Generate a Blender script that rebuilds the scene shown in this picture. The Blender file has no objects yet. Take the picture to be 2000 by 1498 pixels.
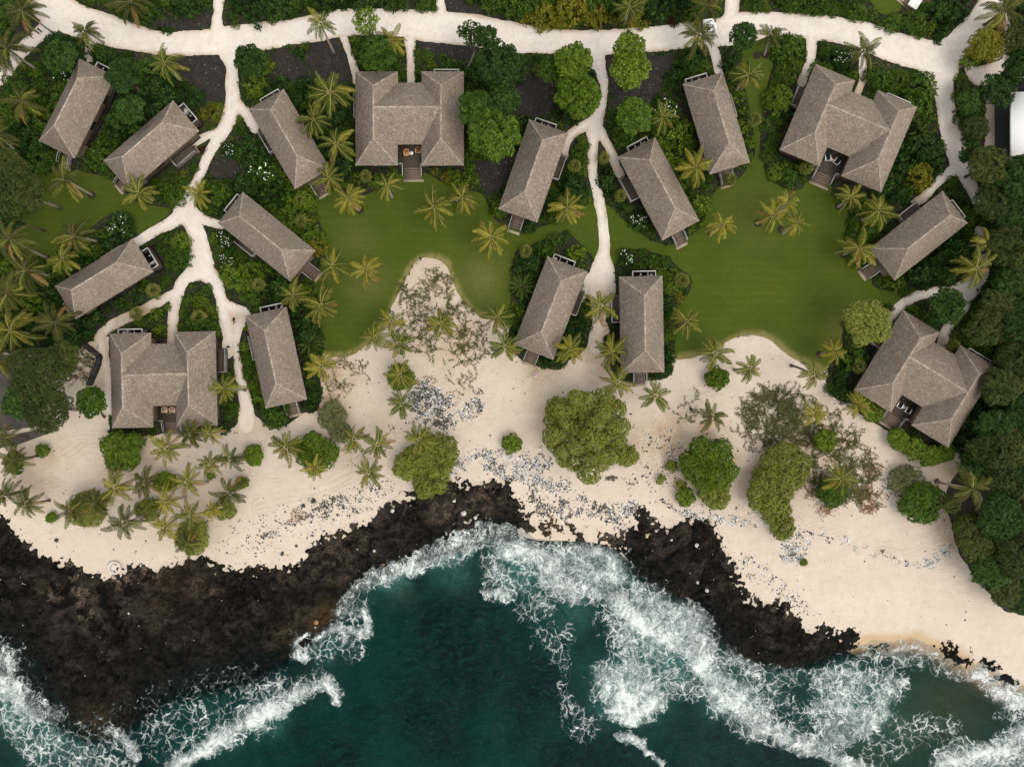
import bpy, math, random
import numpy as np
from mathutils import Vector

random.seed(7)
rng = np.random.default_rng(7)
scene = bpy.context.scene

# ------------------------------------------------------------------ camera
S = 0.08            # metres on the ground for one photo pixel (survey scale of the site plan)
HC = 108.0          # flying height of the drone
cam_d = bpy.data.cameras.new("drone_camera")
cam = bpy.data.objects.new("drone_camera", cam_d)
scene.collection.objects.link(cam)
cam.location = (0, 0, HC)
cam.rotation_euler = (0, 0, 0)
cam_d.sensor_width = 36.0
cam_d.lens = 36.0 * HC / (2000 * S)
cam_d.clip_start = 1.0
cam_d.clip_end = 6000.0
scene.camera = cam

# ------------------------------------------------------------------ light
SUN_EL, SUN_AZ = math.radians(60), math.radians(125)     # azimuth from north, clockwise
world = bpy.data.worlds.new("World")
scene.world = world
world.use_nodes = True
wn = world.node_tree
bg = wn.nodes["Background"]
sky = wn.nodes.new("ShaderNodeTexSky")
sky.sky_type = 'NISHITA'
sky.sun_disc = False
sky.sun_elevation = SUN_EL
sky.sun_rotation = SUN_AZ
sky.dust_density = 0.6
sky.air_density = 1.0
sky.ozone_density = 0.3
hs = wn.nodes.new("ShaderNodeHueSaturation")            # thin high cloud: the blue is washed out
hs.inputs["Saturation"].default_value = 0.28
wn.links.new(sky.outputs[0], hs.inputs["Color"])
tint = wn.nodes.new("ShaderNodeMix"); tint.data_type = 'RGBA'; tint.blend_type = 'MULTIPLY'
tint.inputs[0].default_value = 1.0
tint.inputs[7].default_value = (1.05, 1.0, 0.89, 1)        # warm haze
wn.links.new(hs.outputs[0], tint.inputs[6])
wn.links.new(tint.outputs[2], bg.inputs[0])
bg.inputs[1].default_value = 0.15

sun_d = bpy.data.lights.new("sun", 'SUN')
sun_d.energy = 0.62
sun_d.angle = math.radians(40)
sun_d.color = (1.0, 0.90, 0.77)
sun = bpy.data.objects.new("sun", sun_d)
scene.collection.objects.link(sun)
sdir = Vector((math.sin(SUN_AZ) * math.cos(SUN_EL), math.cos(SUN_AZ) * math.cos(SUN_EL), math.sin(SUN_EL)))
sun.rotation_euler = sdir.to_track_quat('Z', 'Y').to_euler()
sun.location = (40, -40, 90)

vs = scene.view_settings
vs.view_transform = 'Standard'
vs.look = 'None'
vs.gamma = 1.0
vs.use_curve_mapping = False
vs.exposure = 1.3
scene.cycles.max_bounces = 5
scene.cycles.diffuse_bounces = 2
scene.cycles.glossy_bounces = 2
scene.cycles.transmission_bounces = 2
scene.cycles.transparent_max_bounces = 6

COL = scene.collection

# ------------------------------------------------------------------ helpers
def W(px, py, z=0.0):
    """plan pixel of the photograph -> metres, for a point at height z"""
    k = S * (HC - z) / HC
    return ((px - 1000.0) * k, (749.0 - py) * k, z)

def link(o, parent=None):
    COL.objects.link(o)
    if parent is not None:
        o.parent = parent
    return o

def tag(o, label=None, cat=None, group=None, kind=None):
    if label: o['label'] = label
    if cat: o['category'] = cat
    if group: o['group'] = group
    if kind: o['kind'] = kind
    return o

def empty(name, loc=(0, 0, 0), rz=0.0):
    o = bpy.data.objects.new(name, None)
    o.empty_display_size = 0.3
    o.location = loc
    o.rotation_euler = (0, 0, rz)
    COL.objects.link(o)
    return o

def mesh_from(name, verts, faces, mats=(), midx=None, smooth=False, attrs=None):
    """verts (n,3), faces: (m,k) array or list of such arrays / tuples"""
    me = bpy.data.meshes.new(name)
    verts = np.asarray(verts, dtype=np.float32).reshape(-1, 3)
    if isinstance(faces, np.ndarray):
        faces = [faces]
    if faces and isinstance(faces[0], np.ndarray) and faces[0].ndim == 2:
        flat = np.concatenate([f.reshape(-1) for f in faces]).astype(np.int32)
        tot = np.concatenate([np.full(len(f), f.shape[1], dtype=np.int32) for f in faces])
    else:
        flat = np.array([i for f in faces for i in f], dtype=np.int32)
        tot = np.array([len(f) for f in faces], dtype=np.int32)
    start = np.concatenate([[0], np.cumsum(tot)[:-1]]).astype(np.int32)
    me.vertices.add(len(verts))
    me.vertices.foreach_set("co", verts.reshape(-1))
    me.loops.add(len(flat))
    me.loops.foreach_set("vertex_index", flat)
    me.polygons.add(len(tot))
    me.polygons.foreach_set("loop_start", start)
    for m in mats:
        me.materials.append(m)
    if midx is not None:
        me.polygons.foreach_set("material_index", np.asarray(midx, dtype=np.int32))
    if smooth:
        me.polygons.foreach_set("use_smooth", np.ones(len(tot), dtype=bool))
    me.update(calc_edges=True)
    if attrs:
        for k, v in attrs.items():
            a = me.attributes.new(k, 'FLOAT', 'POINT')
            a.data.foreach_set("value", np.asarray(v, dtype=np.float32))
    return me

class MB:
    """collects simple solids, then becomes one mesh"""
    def __init__(s):
        s.v = []; s.f = []
    def box(s, x0, x1, y0, y1, z0, z1):
        b = len(s.v)
        s.v += [(x0, y0, z0), (x1, y0, z0), (x1, y1, z0), (x0, y1, z0), (x0, y0, z1), (x1, y0, z1), (x1, y1, z1), (x0, y1, z1)]
        s.f += [tuple(b + i for i in q) for q in ((0, 3, 2, 1), (4, 5, 6, 7), (0, 1, 5, 4), (1, 2, 6, 5), (2, 3, 7, 6), (3, 0, 4, 7))]
        return s
    def bar(s, a, b, w, h):
        """a rectangular bar from a to b, width w (sideways) and height h"""
        a, b = Vector(a), Vector(b)
        d = (b - a).normalized()
        side = d.cross(Vector((0, 0, 1)))
        if side.length < 1e-4: side = Vector((1, 0, 0))
        side.normalize()
        up = side.cross(d)
        o = len(s.v)
        for p in (a, b):
            for sx, sz in ((-1, -1), (1, -1), (1, 1), (-1, 1)):
                s.v.append(tuple(p + side * (sx * w / 2) + up * (sz * h / 2)))
        s.f += [tuple(o + i for i in q) for q in ((0, 1, 2, 3), (7, 6, 5, 4), (0, 4, 5, 1), (1, 5, 6, 2), (2, 6, 7, 3), (3, 7, 4, 0))]
        return s
    def tube(s, pts, radii, n=6, cap=True):
        o = len(s.v)
        pts = [Vector(p) for p in pts]
        for i, p in enumerate(pts):
            d = (pts[min(i + 1, len(pts) - 1)] - pts[max(i - 1, 0)]).normalized()
            a = d.cross(Vector((0.31, 0.87, 0.13))).normalized()
            b = d.cross(a)
            for k in range(n):
                t = 2 * math.pi * k / n
                s.v.append(tuple(p + (a * math.cos(t) + b * math.sin(t)) * radii[i]))
        for i in range(len(pts) - 1):
            for k in range(n):
                k2 = (k + 1) % n
                s.f.append((o + i * n + k, o + i * n + k2, o + (i + 1) * n + k2, o + (i + 1) * n + k))
        if cap:
            s.f.append(tuple(o + k for k in range(n))[::-1])
            s.f.append(tuple(o + (len(pts) - 1) * n + k for k in range(n)))
        return s
    def disc(s, c, r, z0, z1, n=14, r2=None):
        return s.tube([(c[0], c[1], z0), (c[0], c[1], z1)], [r, r2 if r2 is not None else r], n)
    def poly(s, pts):
        o = len(s.v)
        s.v += [tuple(p) for p in pts]
        s.f.append(tuple(range(o, o + len(pts))))
        return s
    def mesh(s, name, *mats):
        return mesh_from(name, s.v, s.f, mats)

def part(name, data, parent):
    return link(bpy.data.objects.new(name, data), parent)

# value noise -------------------------------------------------------
_tab = np.random.default_rng(99).random((256, 256))
def vnoise(x, y, seed=0):
    x = x + seed * 17.31; y = y + seed * 9.77
    xi = np.floor(x).astype(int); yi = np.floor(y).astype(int)
    fx = x - xi; fy = y - yi
    fx = fx * fx * (3 - 2 * fx); fy = fy * fy * (3 - 2 * fy)
    a = _tab[xi & 255, yi & 255]; b = _tab[(xi + 1) & 255, yi & 255]
    c = _tab[xi & 255, (yi + 1) & 255]; d = _tab[(xi + 1) & 255, (yi + 1) & 255]
    return (a * (1 - fx) + b * fx) * (1 - fy) + (c * (1 - fx) + d * fx) * fy
def fbm(x, y, seed=0, octs=4, gain=0.5):
    s = 0; a = 1.0; t = 0
    for i in range(octs):
        s = s + a * (vnoise(x, y, seed + i * 3) - 0.5); t += a * 0.5
        x = x * 2.03 + 3.1; y = y * 2.03 + 1.7; a *= gain
    return s / t
def sstep(a, b, x):
    t = np.clip((x - a) / (b - a), 0, 1)
    return t * t * (3 - 2 * t)

# signed distances in plan pixels ------------------------------------
def d_seg(X, Y, x0, y0, x1, y1):
    dx, dy = x1 - x0, y1 - y0
    L = dx * dx + dy * dy + 1e-9
    t = np.clip(((X - x0) * dx + (Y - y0) * dy) / L, 0, 1)
    return np.hypot(X - x0 - t * dx, Y - y0 - t * dy), t
def sd_stroke(X, Y, pts):
    """pts (x, y, r): a band of changing half width"""
    m = np.full(X.shape, 1e9)
    if len(pts) == 1:
        return np.hypot(X - pts[0][0], Y - pts[0][1]) - pts[0][2]
    for (x0, y0, r0), (x1, y1, r1) in zip(pts[:-1], pts[1:]):
        d, t = d_seg(X, Y, x0, y0, x1, y1)
        np.minimum(m, d - (r0 + (r1 - r0) * t), out=m)
    return m
def sd_line(X, Y, pts):
    m = np.full(X.shape, 1e9)
    for (x0, y0), (x1, y1) in zip(pts[:-1], pts[1:]):
        np.minimum(m, d_seg(X, Y, x0, y0, x1, y1)[0], out=m)
    return m
def sd_poly(X, Y, pts):
    m = sd_line(X, Y, list(pts) + [pts[0]])
    ins = np.zeros(X.shape, dtype=bool)
    n = len(pts)
    for i in range(n):
        x0, y0 = pts[i]; x1, y1 = pts[(i + 1) % n]
        if y0 == y1: continue
        c = ((y0 > Y) != (y1 > Y)) & (X < (x1 - x0) * (Y - y0) / (y1 - y0) + x0)
        ins ^= c
    return np.where(ins, -m, m)
def smooth_pts(pts, closed=True, n=4):
    """Catmull-Rom through the points"""
    out = []; N = len(pts)
    rngi = range(N) if closed else range(N - 1)
    for i in rngi:
        if closed:
            p = [pts[(i + k - 1) % N] for k in range(4)]
        else:
            p = [pts[max(0, min(N - 1, i + k - 1))] for k in range(4)]
        for j in range(n):
            t = j / n
            out.append(tuple(0.5 * (2 * p[1][c] + (p[2][c] - p[0][c]) * t + (2 * p[0][c] - 5 * p[1][c] + 4 * p[2][c] - p[3][c]) * t * t + (3 * p[1][c] - p[0][c] - 3 * p[2][c] + p[3][c]) * t ** 3) for c in range(len(p[1]))))
    if not closed: out.append(tuple(pts[-1]))
    return out

# ------------------------------------------------------------------ materials
def nmat(name):
    m = bpy.data.materials.new(name)
    m.use_nodes = True
    return m, m.node_tree.nodes, m.node_tree.links, m.node_tree.nodes["Principled BSDF"]
def N(nodes, t, **kw):
    n = nodes.new(t)
    for k, v in kw.items(): setattr(n, k, v)
    return n
def ramp(nodes, stops):
    r = nodes.new("ShaderNodeValToRGB")
    e = r.color_ramp.elements
    while len(e) < len(stops): e.new(0.5)
    for i, (p, c) in enumerate(stops):
        e[i].position = p
        e[i].color = (c[0], c[1], c[2], 1) if not isinstance(c, (int, float)) else (c, c, c, 1)
    return r
def noise(nodes, links, scale, detail=4, rough=0.55, dist=0.0, vec=None):
    n = nodes.new("ShaderNodeTexNoise")
    n.inputs["Scale"].default_value = scale
    n.inputs["Detail"].default_value = detail
    n.inputs["Roughness"].default_value = rough
    n.inputs["Distortion"].default_value = dist
    if vec is not None: links.new(vec, n.inputs["Vector"])
    return n
def mixc(nodes, links, fac, a, b, mode='MIX'):
    m = nodes.new("ShaderNodeMix"); m.data_type = 'RGBA'; m.blend_type = mode
    for sock, v in ((m.inputs[0], fac), (m.inputs[6], a), (m.inputs[7], b)):
        if hasattr(v, "is_output"): links.new(v, sock)
        elif isinstance(v, (int, float)): sock.default_value = v
        else: sock.default_value = (v[0], v[1], v[2], 1)
    return m.outputs[2]
def mth(nodes, links, op, a, b=None, c=None, clamp=False):
    m = nodes.new("ShaderNodeMath"); m.operation = op; m.use_clamp = clamp
    for i, v in enumerate((a, b, c)):
        if v is None: continue
        if hasattr(v, "is_output"): links.new(v, m.inputs[i])
        else: m.inputs[i].default_value = v
    return m.outputs[0]
def mrange(nodes, links, v, a, b, c=0.0, d=1.0, smooth=False):
    m = nodes.new("ShaderNodeMapRange")
    m.interpolation_type = 'SMOOTHSTEP' if smooth else 'LINEAR'
    for i, x in enumerate((v, a, b, c, d)):
        if hasattr(x, "is_output"): links.new(x, m.inputs[i])
        else: m.inputs[i].default_value = x
    return m.outputs[0]
def attr(nodes, name):
    a = nodes.new("ShaderNodeAttribute"); a.attribute_name = name
    return a.outputs["Fac"]
def bump(nodes, links, h, strength=0.4, dist=0.05):
    b = nodes.new("ShaderNodeBump")
    b.inputs["Strength"].default_value = strength
    b.inputs["Distance"].default_value = dist
    links.new(h, b.inputs["Height"])
    return b.outputs[0]
def wpos(nodes):
    return nodes.new("ShaderNodeNewGeometry").outputs["Position"]

def simple_mat(name, col, rough=0.7, var=0.12, scale=3.0, metallic=0.0):
    m, n, l, b = nmat(name)
    nz = noise(n, l, scale, 5, 0.65, vec=wpos(n))
    c = mixc(n, l, mrange(n, l, nz.outputs[0], 0.3, 0.7), [max(0, x * (1 - var)) for x in col], [min(1, x * (1 + var)) for x in col])
    l.new(c, b.inputs["Base Color"])
    b.inputs["Roughness"].default_value = rough
    b.inputs["Metallic"].default_value = metallic
    b.inputs["Specular IOR Level"].default_value = 0.3
    return m

def leaf_mat(name, dark, mid, light, rough=0.5, trans=0.22, objvar=0.3):
    """leaves: tone differs from leaf to leaf and from plant to plant"""
    m, n, l, b = nmat(name)
    g = n.new("ShaderNodeNewGeometry")
    oi = n.new("ShaderNodeObjectInfo")
    r = ramp(n, [(0.0, dark), (0.55, mid), (1.0, light)])
    v = mth(n, l, 'MULTIPLY_ADD', oi.outputs["Random"], objvar, mth(n, l, 'MULTIPLY', g.outputs["Random Per Island"], 1 - objvar))
    l.new(v, r.inputs[0])
    l.new(r.outputs[0], b.inputs["Base Color"])
    b.inputs["Roughness"].default_value = rough
    b.inputs["Specular IOR Level"].default_value = 0.08
    tr = n.new("ShaderNodeBsdfTranslucent")
    l.new(r.outputs[0], tr.inputs[0])
    mx = n.new("ShaderNodeMixShader"); mx.inputs[0].default_value = trans
    l.new(b.outputs[0], mx.inputs[1]); l.new(tr.outputs[0], mx.inputs[2])
    l.new(mx.outputs[0], n["Material Output"].inputs[0])
    return m
# ------------------------------------------------------------------ site plan (photo pixels)
PATHS = [
 [(80,-25,34),(95,10,34),(150,40,33),(220,63,30),(300,83,23),(360,86,23),(440,80,27),(520,71,27),(560,65,25),(600,59,26),(660,47,27),(740,44,25),(800,48,28),(860,55,31),(920,60,31),(1000,74,30),(1080,82,24),(1160,84,25),(1250,79,24),(1320,72,25),(1380,67,25),(1440,57,31),(1500,48,24),(1560,50,24),(1620,57,25),(1680,70,28),(1740,92,30),(1800,108,32),(1836,125,36),(1840,160,22),(1846,210,18),(1860,265,21),(1874,312,21),(1888,345,16),(1900,372,12),(1908,400,9)],
 [(100,48,20),(76,70,14),(50,92,14),(24,118,17),(4,148,15),(-30,175,14)],
 [(1815,115,30),(1860,98,28),(1890,65,24),(1925,25,24),(1955,-20,24)],
 [(1890,125,8),(1912,148,20),(1940,136,16),(1960,108,11),(1966,70,7),(1968,30,6)],
 [(1935,205,11),(1935,285,11)],
 [(432,-20,14),(426,25,9),(424,60,14)],
 [(860,-20,9),(861,30,10)],
 [(1432,-20,14),(1427,30,14),(1420,60,20)],
 [(800,80,12),(802,110,9),(803,170,9)],
 [(672,75,8),(684,110,6),(694,140,7),(697,160,8)],
 [(176,80,8),(174,105,8),(171,130,9)],
 [(448,100,22),(453,130,13),(454,170,13),(455,200,15),(446,238,15),(430,265,13),(411,295,11),(396,330,10),(381,360,10),(368,390,13),(362,412,22)],
 [(462,205,12),(484,228,10),(498,252,9)],
 [(436,255,10),(402,268,9),(376,282,10)],
 [(365,415,18),(340,433,13),(308,449,11),(282,465,9),(262,478,9)],
 [(370,420,20),(400,430,10),(432,440,9)],
 [(370,420,18),(385,460,18),(392,498,22),(393,522,26)],
 [(385,530,20),(365,540,12),(352,562,11),(342,592,10),(338,630,10),(336,672,9)],
 [(400,530,20),(420,552,14),(432,582,11),(438,612,12),(446,650,12),(446,690,10)],
 [(436,592,10),(455,603,12),(475,618,14),(465,640,10),(461,680,7),(470,740,9),(482,795,14),(480,830,16)],
 [(338,575,9),(292,600,10),(240,624,10),(205,645,10),(194,665,11),(205,705,11),(212,750,10),(208,800,14)],
 [(1165,95,16),(1166,120,15),(1173,142,12),(1179,168,8),(1176,200,9),(1166,230,13),(1161,252,15),(1158,282,10),(1157,322,9),(1160,352,9),(1168,382,10),(1175,422,9),(1180,462,9),(1180,492,11),(1178,515,18),(1175,545,27),(1175,575,26),(1172,602,16),(1168,640,13),(1162,676,14)],
 [(1160,238,12),(1140,247,10),(1120,260,9),(1108,277,7),(1103,305,7)],
 [(1172,258,10),(1183,278,8),(1193,296,8),(1203,322,9),(1213,347,8)],
 [(1150,545,12),(1142,570,8),(1138,585,7)],
 [(1388,85,8),(1397,110,9),(1402,135,9),(1405,152,8)],
 [(1586,65,10),(1583,115,9),(1574,140,9),(1566,165,8)],
 [(1684,95,8),(1685,135,7),(1683,160,7),(1674,185,7)],
 [(1872,325,12),(1846,343,9),(1826,363,8),(1803,386,9),(1786,396,7)],
 [(1912,448,9),(1918,490,10),(1915,530,16),(1899,556,19),(1884,578,17),(1880,600,12),(1862,624,10),(1846,650,10),(1838,676,9)],
 [(1890,560,16),(1860,569,10),(1822,570,9),(1787,580,9),(1757,600,9),(1737,622,10),(1728,645,9)],
]
LAWN_C = [(785,340),(832,340),(855,352),(885,366),(912,374),(937,376),(950,390),(958,412),(972,434),(992,444),(1028,452),(1046,449),(1072,438),(1110,422),(1150,400),(1176,392),(1186,440),(1188,490),(1170,512),(1150,492),(1128,470),(1104,452),(1074,465),(1036,478),(1012,487),(1004,500),(1000,530),(997,570),(995,605),(975,618),(945,622),(920,606),(904,590),(890,564),(880,538),(868,516),(845,505),(818,506),(804,526),(790,550),(776,578),(762,606),(748,638),(724,668),(700,687),(684,695),(650,697),(637,690),(629,660),(624,625),(619,578),(611,550),(624,524),(640,500),(636,472),(627,440),(620,415),(617,398),(620,384),(650,373),(690,380),(716,380),(742,366),(766,352)]
LAWN_R = [(1178,398),(1197,410),(1214,426),(1236,446),(1266,466),(1292,478),(1312,478),(1340,464),(1368,442),(1380,418),(1384,396),(1405,368),(1440,352),(1463,322),(1474,296),(1470,250),(1460,200),(1452,160),(1448,100),(1470,78),(1502,78),(1512,110),(1498,170),(1489,220),(1484,270),(1487,312),(1497,342),(1514,360),(1540,372),(1562,370),(1582,352),(1624,364),(1622,382),(1650,397),(1658,425),(1650,462),(1655,500),(1670,520),(1692,523),(1700,536),(1703,555),(1717,566),(1740,568),(1762,580),(1742,596),(1712,589),(1686,588),(1661,602),(1648,632),(1646,662),(1644,680),(1622,712),(1608,724),(1586,716),(1550,701),(1526,682),(1502,662),(1470,654),(1442,658),(1420,668),(1374,692),(1322,703),(1318,690),(1320,625),(1326,598),(1346,572),(1348,540),(1326,524),(1306,505),(1282,495),(1252,487),(1218,492),(1203,516),(1192,508),(1186,470),(1183,430)]
LAWN_L = [(60,338),(100,336),(155,334),(212,349),(236,369),(262,392),(300,402),(334,412),(306,438),(272,457),(262,440),(246,420),(215,418),(185,440),(166,457),(125,490),(70,502),(20,490),(35,430),(80,400)]
LAWN_T = [(1690,-30),(1735,-30),(1762,16),(1738,28),(1712,24)]
BEACH = [(-500,540),(20,525),(62,562),(100,600),(140,650),(180,655),(206,640),(214,660),(214,842),(300,846),(430,838),(442,820),(470,780),(478,760),(500,812),(540,836),(590,812),(608,790),(618,760),(625,720),(640,697),(690,692),(722,668),(750,632),(780,570),(805,522),(840,502),(872,515),(895,572),(925,608),(960,622),(995,640),(1008,690),(1060,712),(1110,705),(1146,680),(1160,630),(1186,630),(1200,700),(1210,742),(1262,745),(1318,702),(1375,690),(1425,666),(1470,653),(1510,663),(1552,700),(1606,724),(1616,764),(1650,792),(1700,820),(1742,850),(1790,882),(1850,888),(1874,880),(1874,918),(1846,960),(1862,1040),(1872,1080),(1920,1145),(1960,1192),(2010,1204),(2500,1330),(2500,1900),(-500,1900)]
BED_CUT = [
 [(-600,480),(20,500),(62,540),(140,600),(185,640),(200,660),(150,672),(120,690),(60,688),(30,690),(-140,700),(-600,760)],
 [(468,662),(482,640),(560,600),(612,612),(640,692),(626,722),(622,800),(560,808),(548,830),(524,826),(492,792),(476,730)],
 [(426,682),(452,684),(466,740),(468,818),(456,834),(426,842)],
 [(214,650),(230,612),(270,602),(326,608),(328,674),(214,660)],
 [(1000,500),(998,560),(994,640),(1004,692),(1052,716),(1096,722),(1112,690),(1150,650),(1158,596),(1140,570)],
 [(1203,510),(1330,520),(1346,560),(1326,620),(1318,700),(1302,738),(1215,742),(1186,700),(1178,660),(1200,630)],
 [(95,560),(120,600),(160,640),(190,655),(215,615),(150,560)],
 [(215,838),(310,838),(300,852),(225,852)],
]
GRAVEL = [
 [(335,112),(432,112),(438,195),(405,192),(372,160),(340,135)],
 [(620,78),(664,78),(688,150),(640,160),(600,125)],
 [(530,108),(556,97),(600,135),(592,160),(545,146)],
 [(814,72),(900,80),(948,96),(940,112),(900,116),(842,104)],
 [(870,-20),(900,2),(1000,40),(1070,62),(1005,55),(880,26)],
 [(940,310),(985,326),(978,370),(945,372),(932,335)],
 [(1010,160),(1085,150),(1088,205),(1040,230),(1004,212)],
 [(1184,116),(1204,114),(1316,110),(1300,150),(1272,200),(1225,215),(1192,170)],
 [(418,312),(455,310),(470,335),(430,352),(408,338)],
 [(290,44),(330,56),(408,54),(412,20),(370,38),(300,40)],
 [(40,28),(85,28),(84,46),(56,70),(32,72)],
 [(388,448),(404,448),(412,476),(398,482)],
 [(950,385),(1000,330),(985,300),(960,345)],
]
LAVA = [(-500,940),(-200,950),(0,1005),(40,1040),(75,1075),(120,1085),(170,1110),(215,1125),(246,1100),(300,1103),(350,1090),(400,1085),(450,1103),(500,1105),(580,1090),(602,1064),(660,1030),(722,1004),(762,965),(800,955),(860,945),(900,935),(960,930),(1002,934),(1018,975),(1034,1000),(1080,1010),(1130,1030),(1180,1040),(1215,1035),(1232,1008),(1262,988),(1286,1016),(1330,1003),(1380,1008),(1412,1050),(1432,1080),(1452,1130),(1470,1166),(1500,1164),(1540,1180),(1582,1214),(1612,1220),(1642,1235),(1680,1230),(1686,1262),(1660,1290),(1600,1330),(1540,1345),(1470,1330),(1425,1280),(1392,1205),(1300,1155),(1240,1128),(1200,1078),(1100,1062),(1000,1048),(960,1036),(880,1062),(800,1102),(700,1152),(652,1206),(650,1260),(640,1330),(570,1380),(470,1405),(400,1432),(330,1440),(250,1480),(180,1500),(110,1468),(40,1405),(0,1345),(-200,1250),(-500,1180)]
REEF = [[(1826,1262),(1860,1254),(1898,1268),(1912,1300),(1885,1312),(1845,1296)], [(1905,1296),(1945,1286),(1972,1314),(2000,1345),(1950,1336),(1915,1318)], [(1690,1268),(1730,1256),(1748,1268),(1735,1295),(1700,1292)], [(575,1330),(612,1322),(640,1340),(620,1365),(585,1360)]]
SHORE = [(-600,1180),(-200,1220),(0,1310),(60,1380),(120,1430),(180,1450),(260,1420),(330,1372),(470,1340),(560,1290),(640,1225),(700,1150),(770,1112),(860,1080),(980,1046),(1050,1060),(1130,1062),(1200,1075),(1240,1118),(1290,1150),(1380,1196),(1420,1262),(1520,1300),(1600,1290),(1640,1278),(1700,1262),(1760,1260),(1830,1272),(1900,1312),(1960,1345),(2010,1360),(2500,1500)]

# foam: crests (x, y, half width) and lace areas (density, polygon)
CREST = [
 [(655,1200,6),(690,1152,8),(720,1128,12),(765,1110,14),(800,1098,16),(840,1078,20),(880,1058,22),(920,1042,20),(960,1032,20),(990,1036,18),(1015,1055,16)],
 [(975,1078,8),(1010,1072,14),(1050,1092,14),(1090,1128,14),(1120,1150,16),(1152,1154,13),(1195,1168,13),(1225,1195,12),(1262,1222,13),(1295,1242,20),(1330,1262,17),(1358,1292,14),(1392,1325,14),(1420,1352,20),(1455,1390,24),(1490,1420,14),(1530,1440,11),(1572,1452,12),(1612,1468,11),(1645,1486,10),(1700,1520,9)],
 [(1060,1130,10),(1090,1150,10)],
 [(960,1160,6),(985,1162,9)],
 [(1180,1345,10),(1200,1330,12),(1225,1375,20),(1205,1395,10),(1240,1400,12),(1275,1365,12)],
 [(-60,1300,22),(0,1338,22),(30,1362,17),(55,1380,13),(85,1396,9),(108,1402,8)],
 [(-60,1250,16),(0,1285,14),(18,1310,10)],
 [(205,1432,5),(230,1440,5),(248,1464,5),(262,1482,4)],
 [(330,1500,7),(375,1480,8),(400,1466,10),(425,1446,14),(450,1430,13),(480,1412,11),(505,1396,9)],
 [(505,1398,8),(530,1390,10),(552,1374,9),(580,1360,10),(602,1352,10),(622,1346,6)],
 [(628,1335,5),(645,1352,6),(652,1372,4)],
 [(1905,1318,9),(1930,1320,11),(1946,1338,13),(1965,1352,14),(1990,1358,16),(2040,1370,16)],
 [(1850,1490,12),(1885,1482,14),(1920,1476,12),(1950,1474,14),(1985,1456,14),(2040,1450,16)],
 [(1752,1264,4),(1790,1258,5),(1818,1272,7),(1830,1280,5)],
 [(1205,1447,2),(1225,1450,3),(1245,1452,4),(1258,1458,3),(1270,1472,2),(1285,1482,2),(1300,1498,2)],
 [(615,1258,3),(640,1232,3),(662,1236,3),(672,1250,3),(668,1268,2)],
 [(690,1238,5),(710,1238,6),(718,1218,3),(712,1200,2)],
 [(600,1240,3),(592,1248,3),(578,1262,3),(576,1278,4),(596,1290,4)],
]
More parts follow.
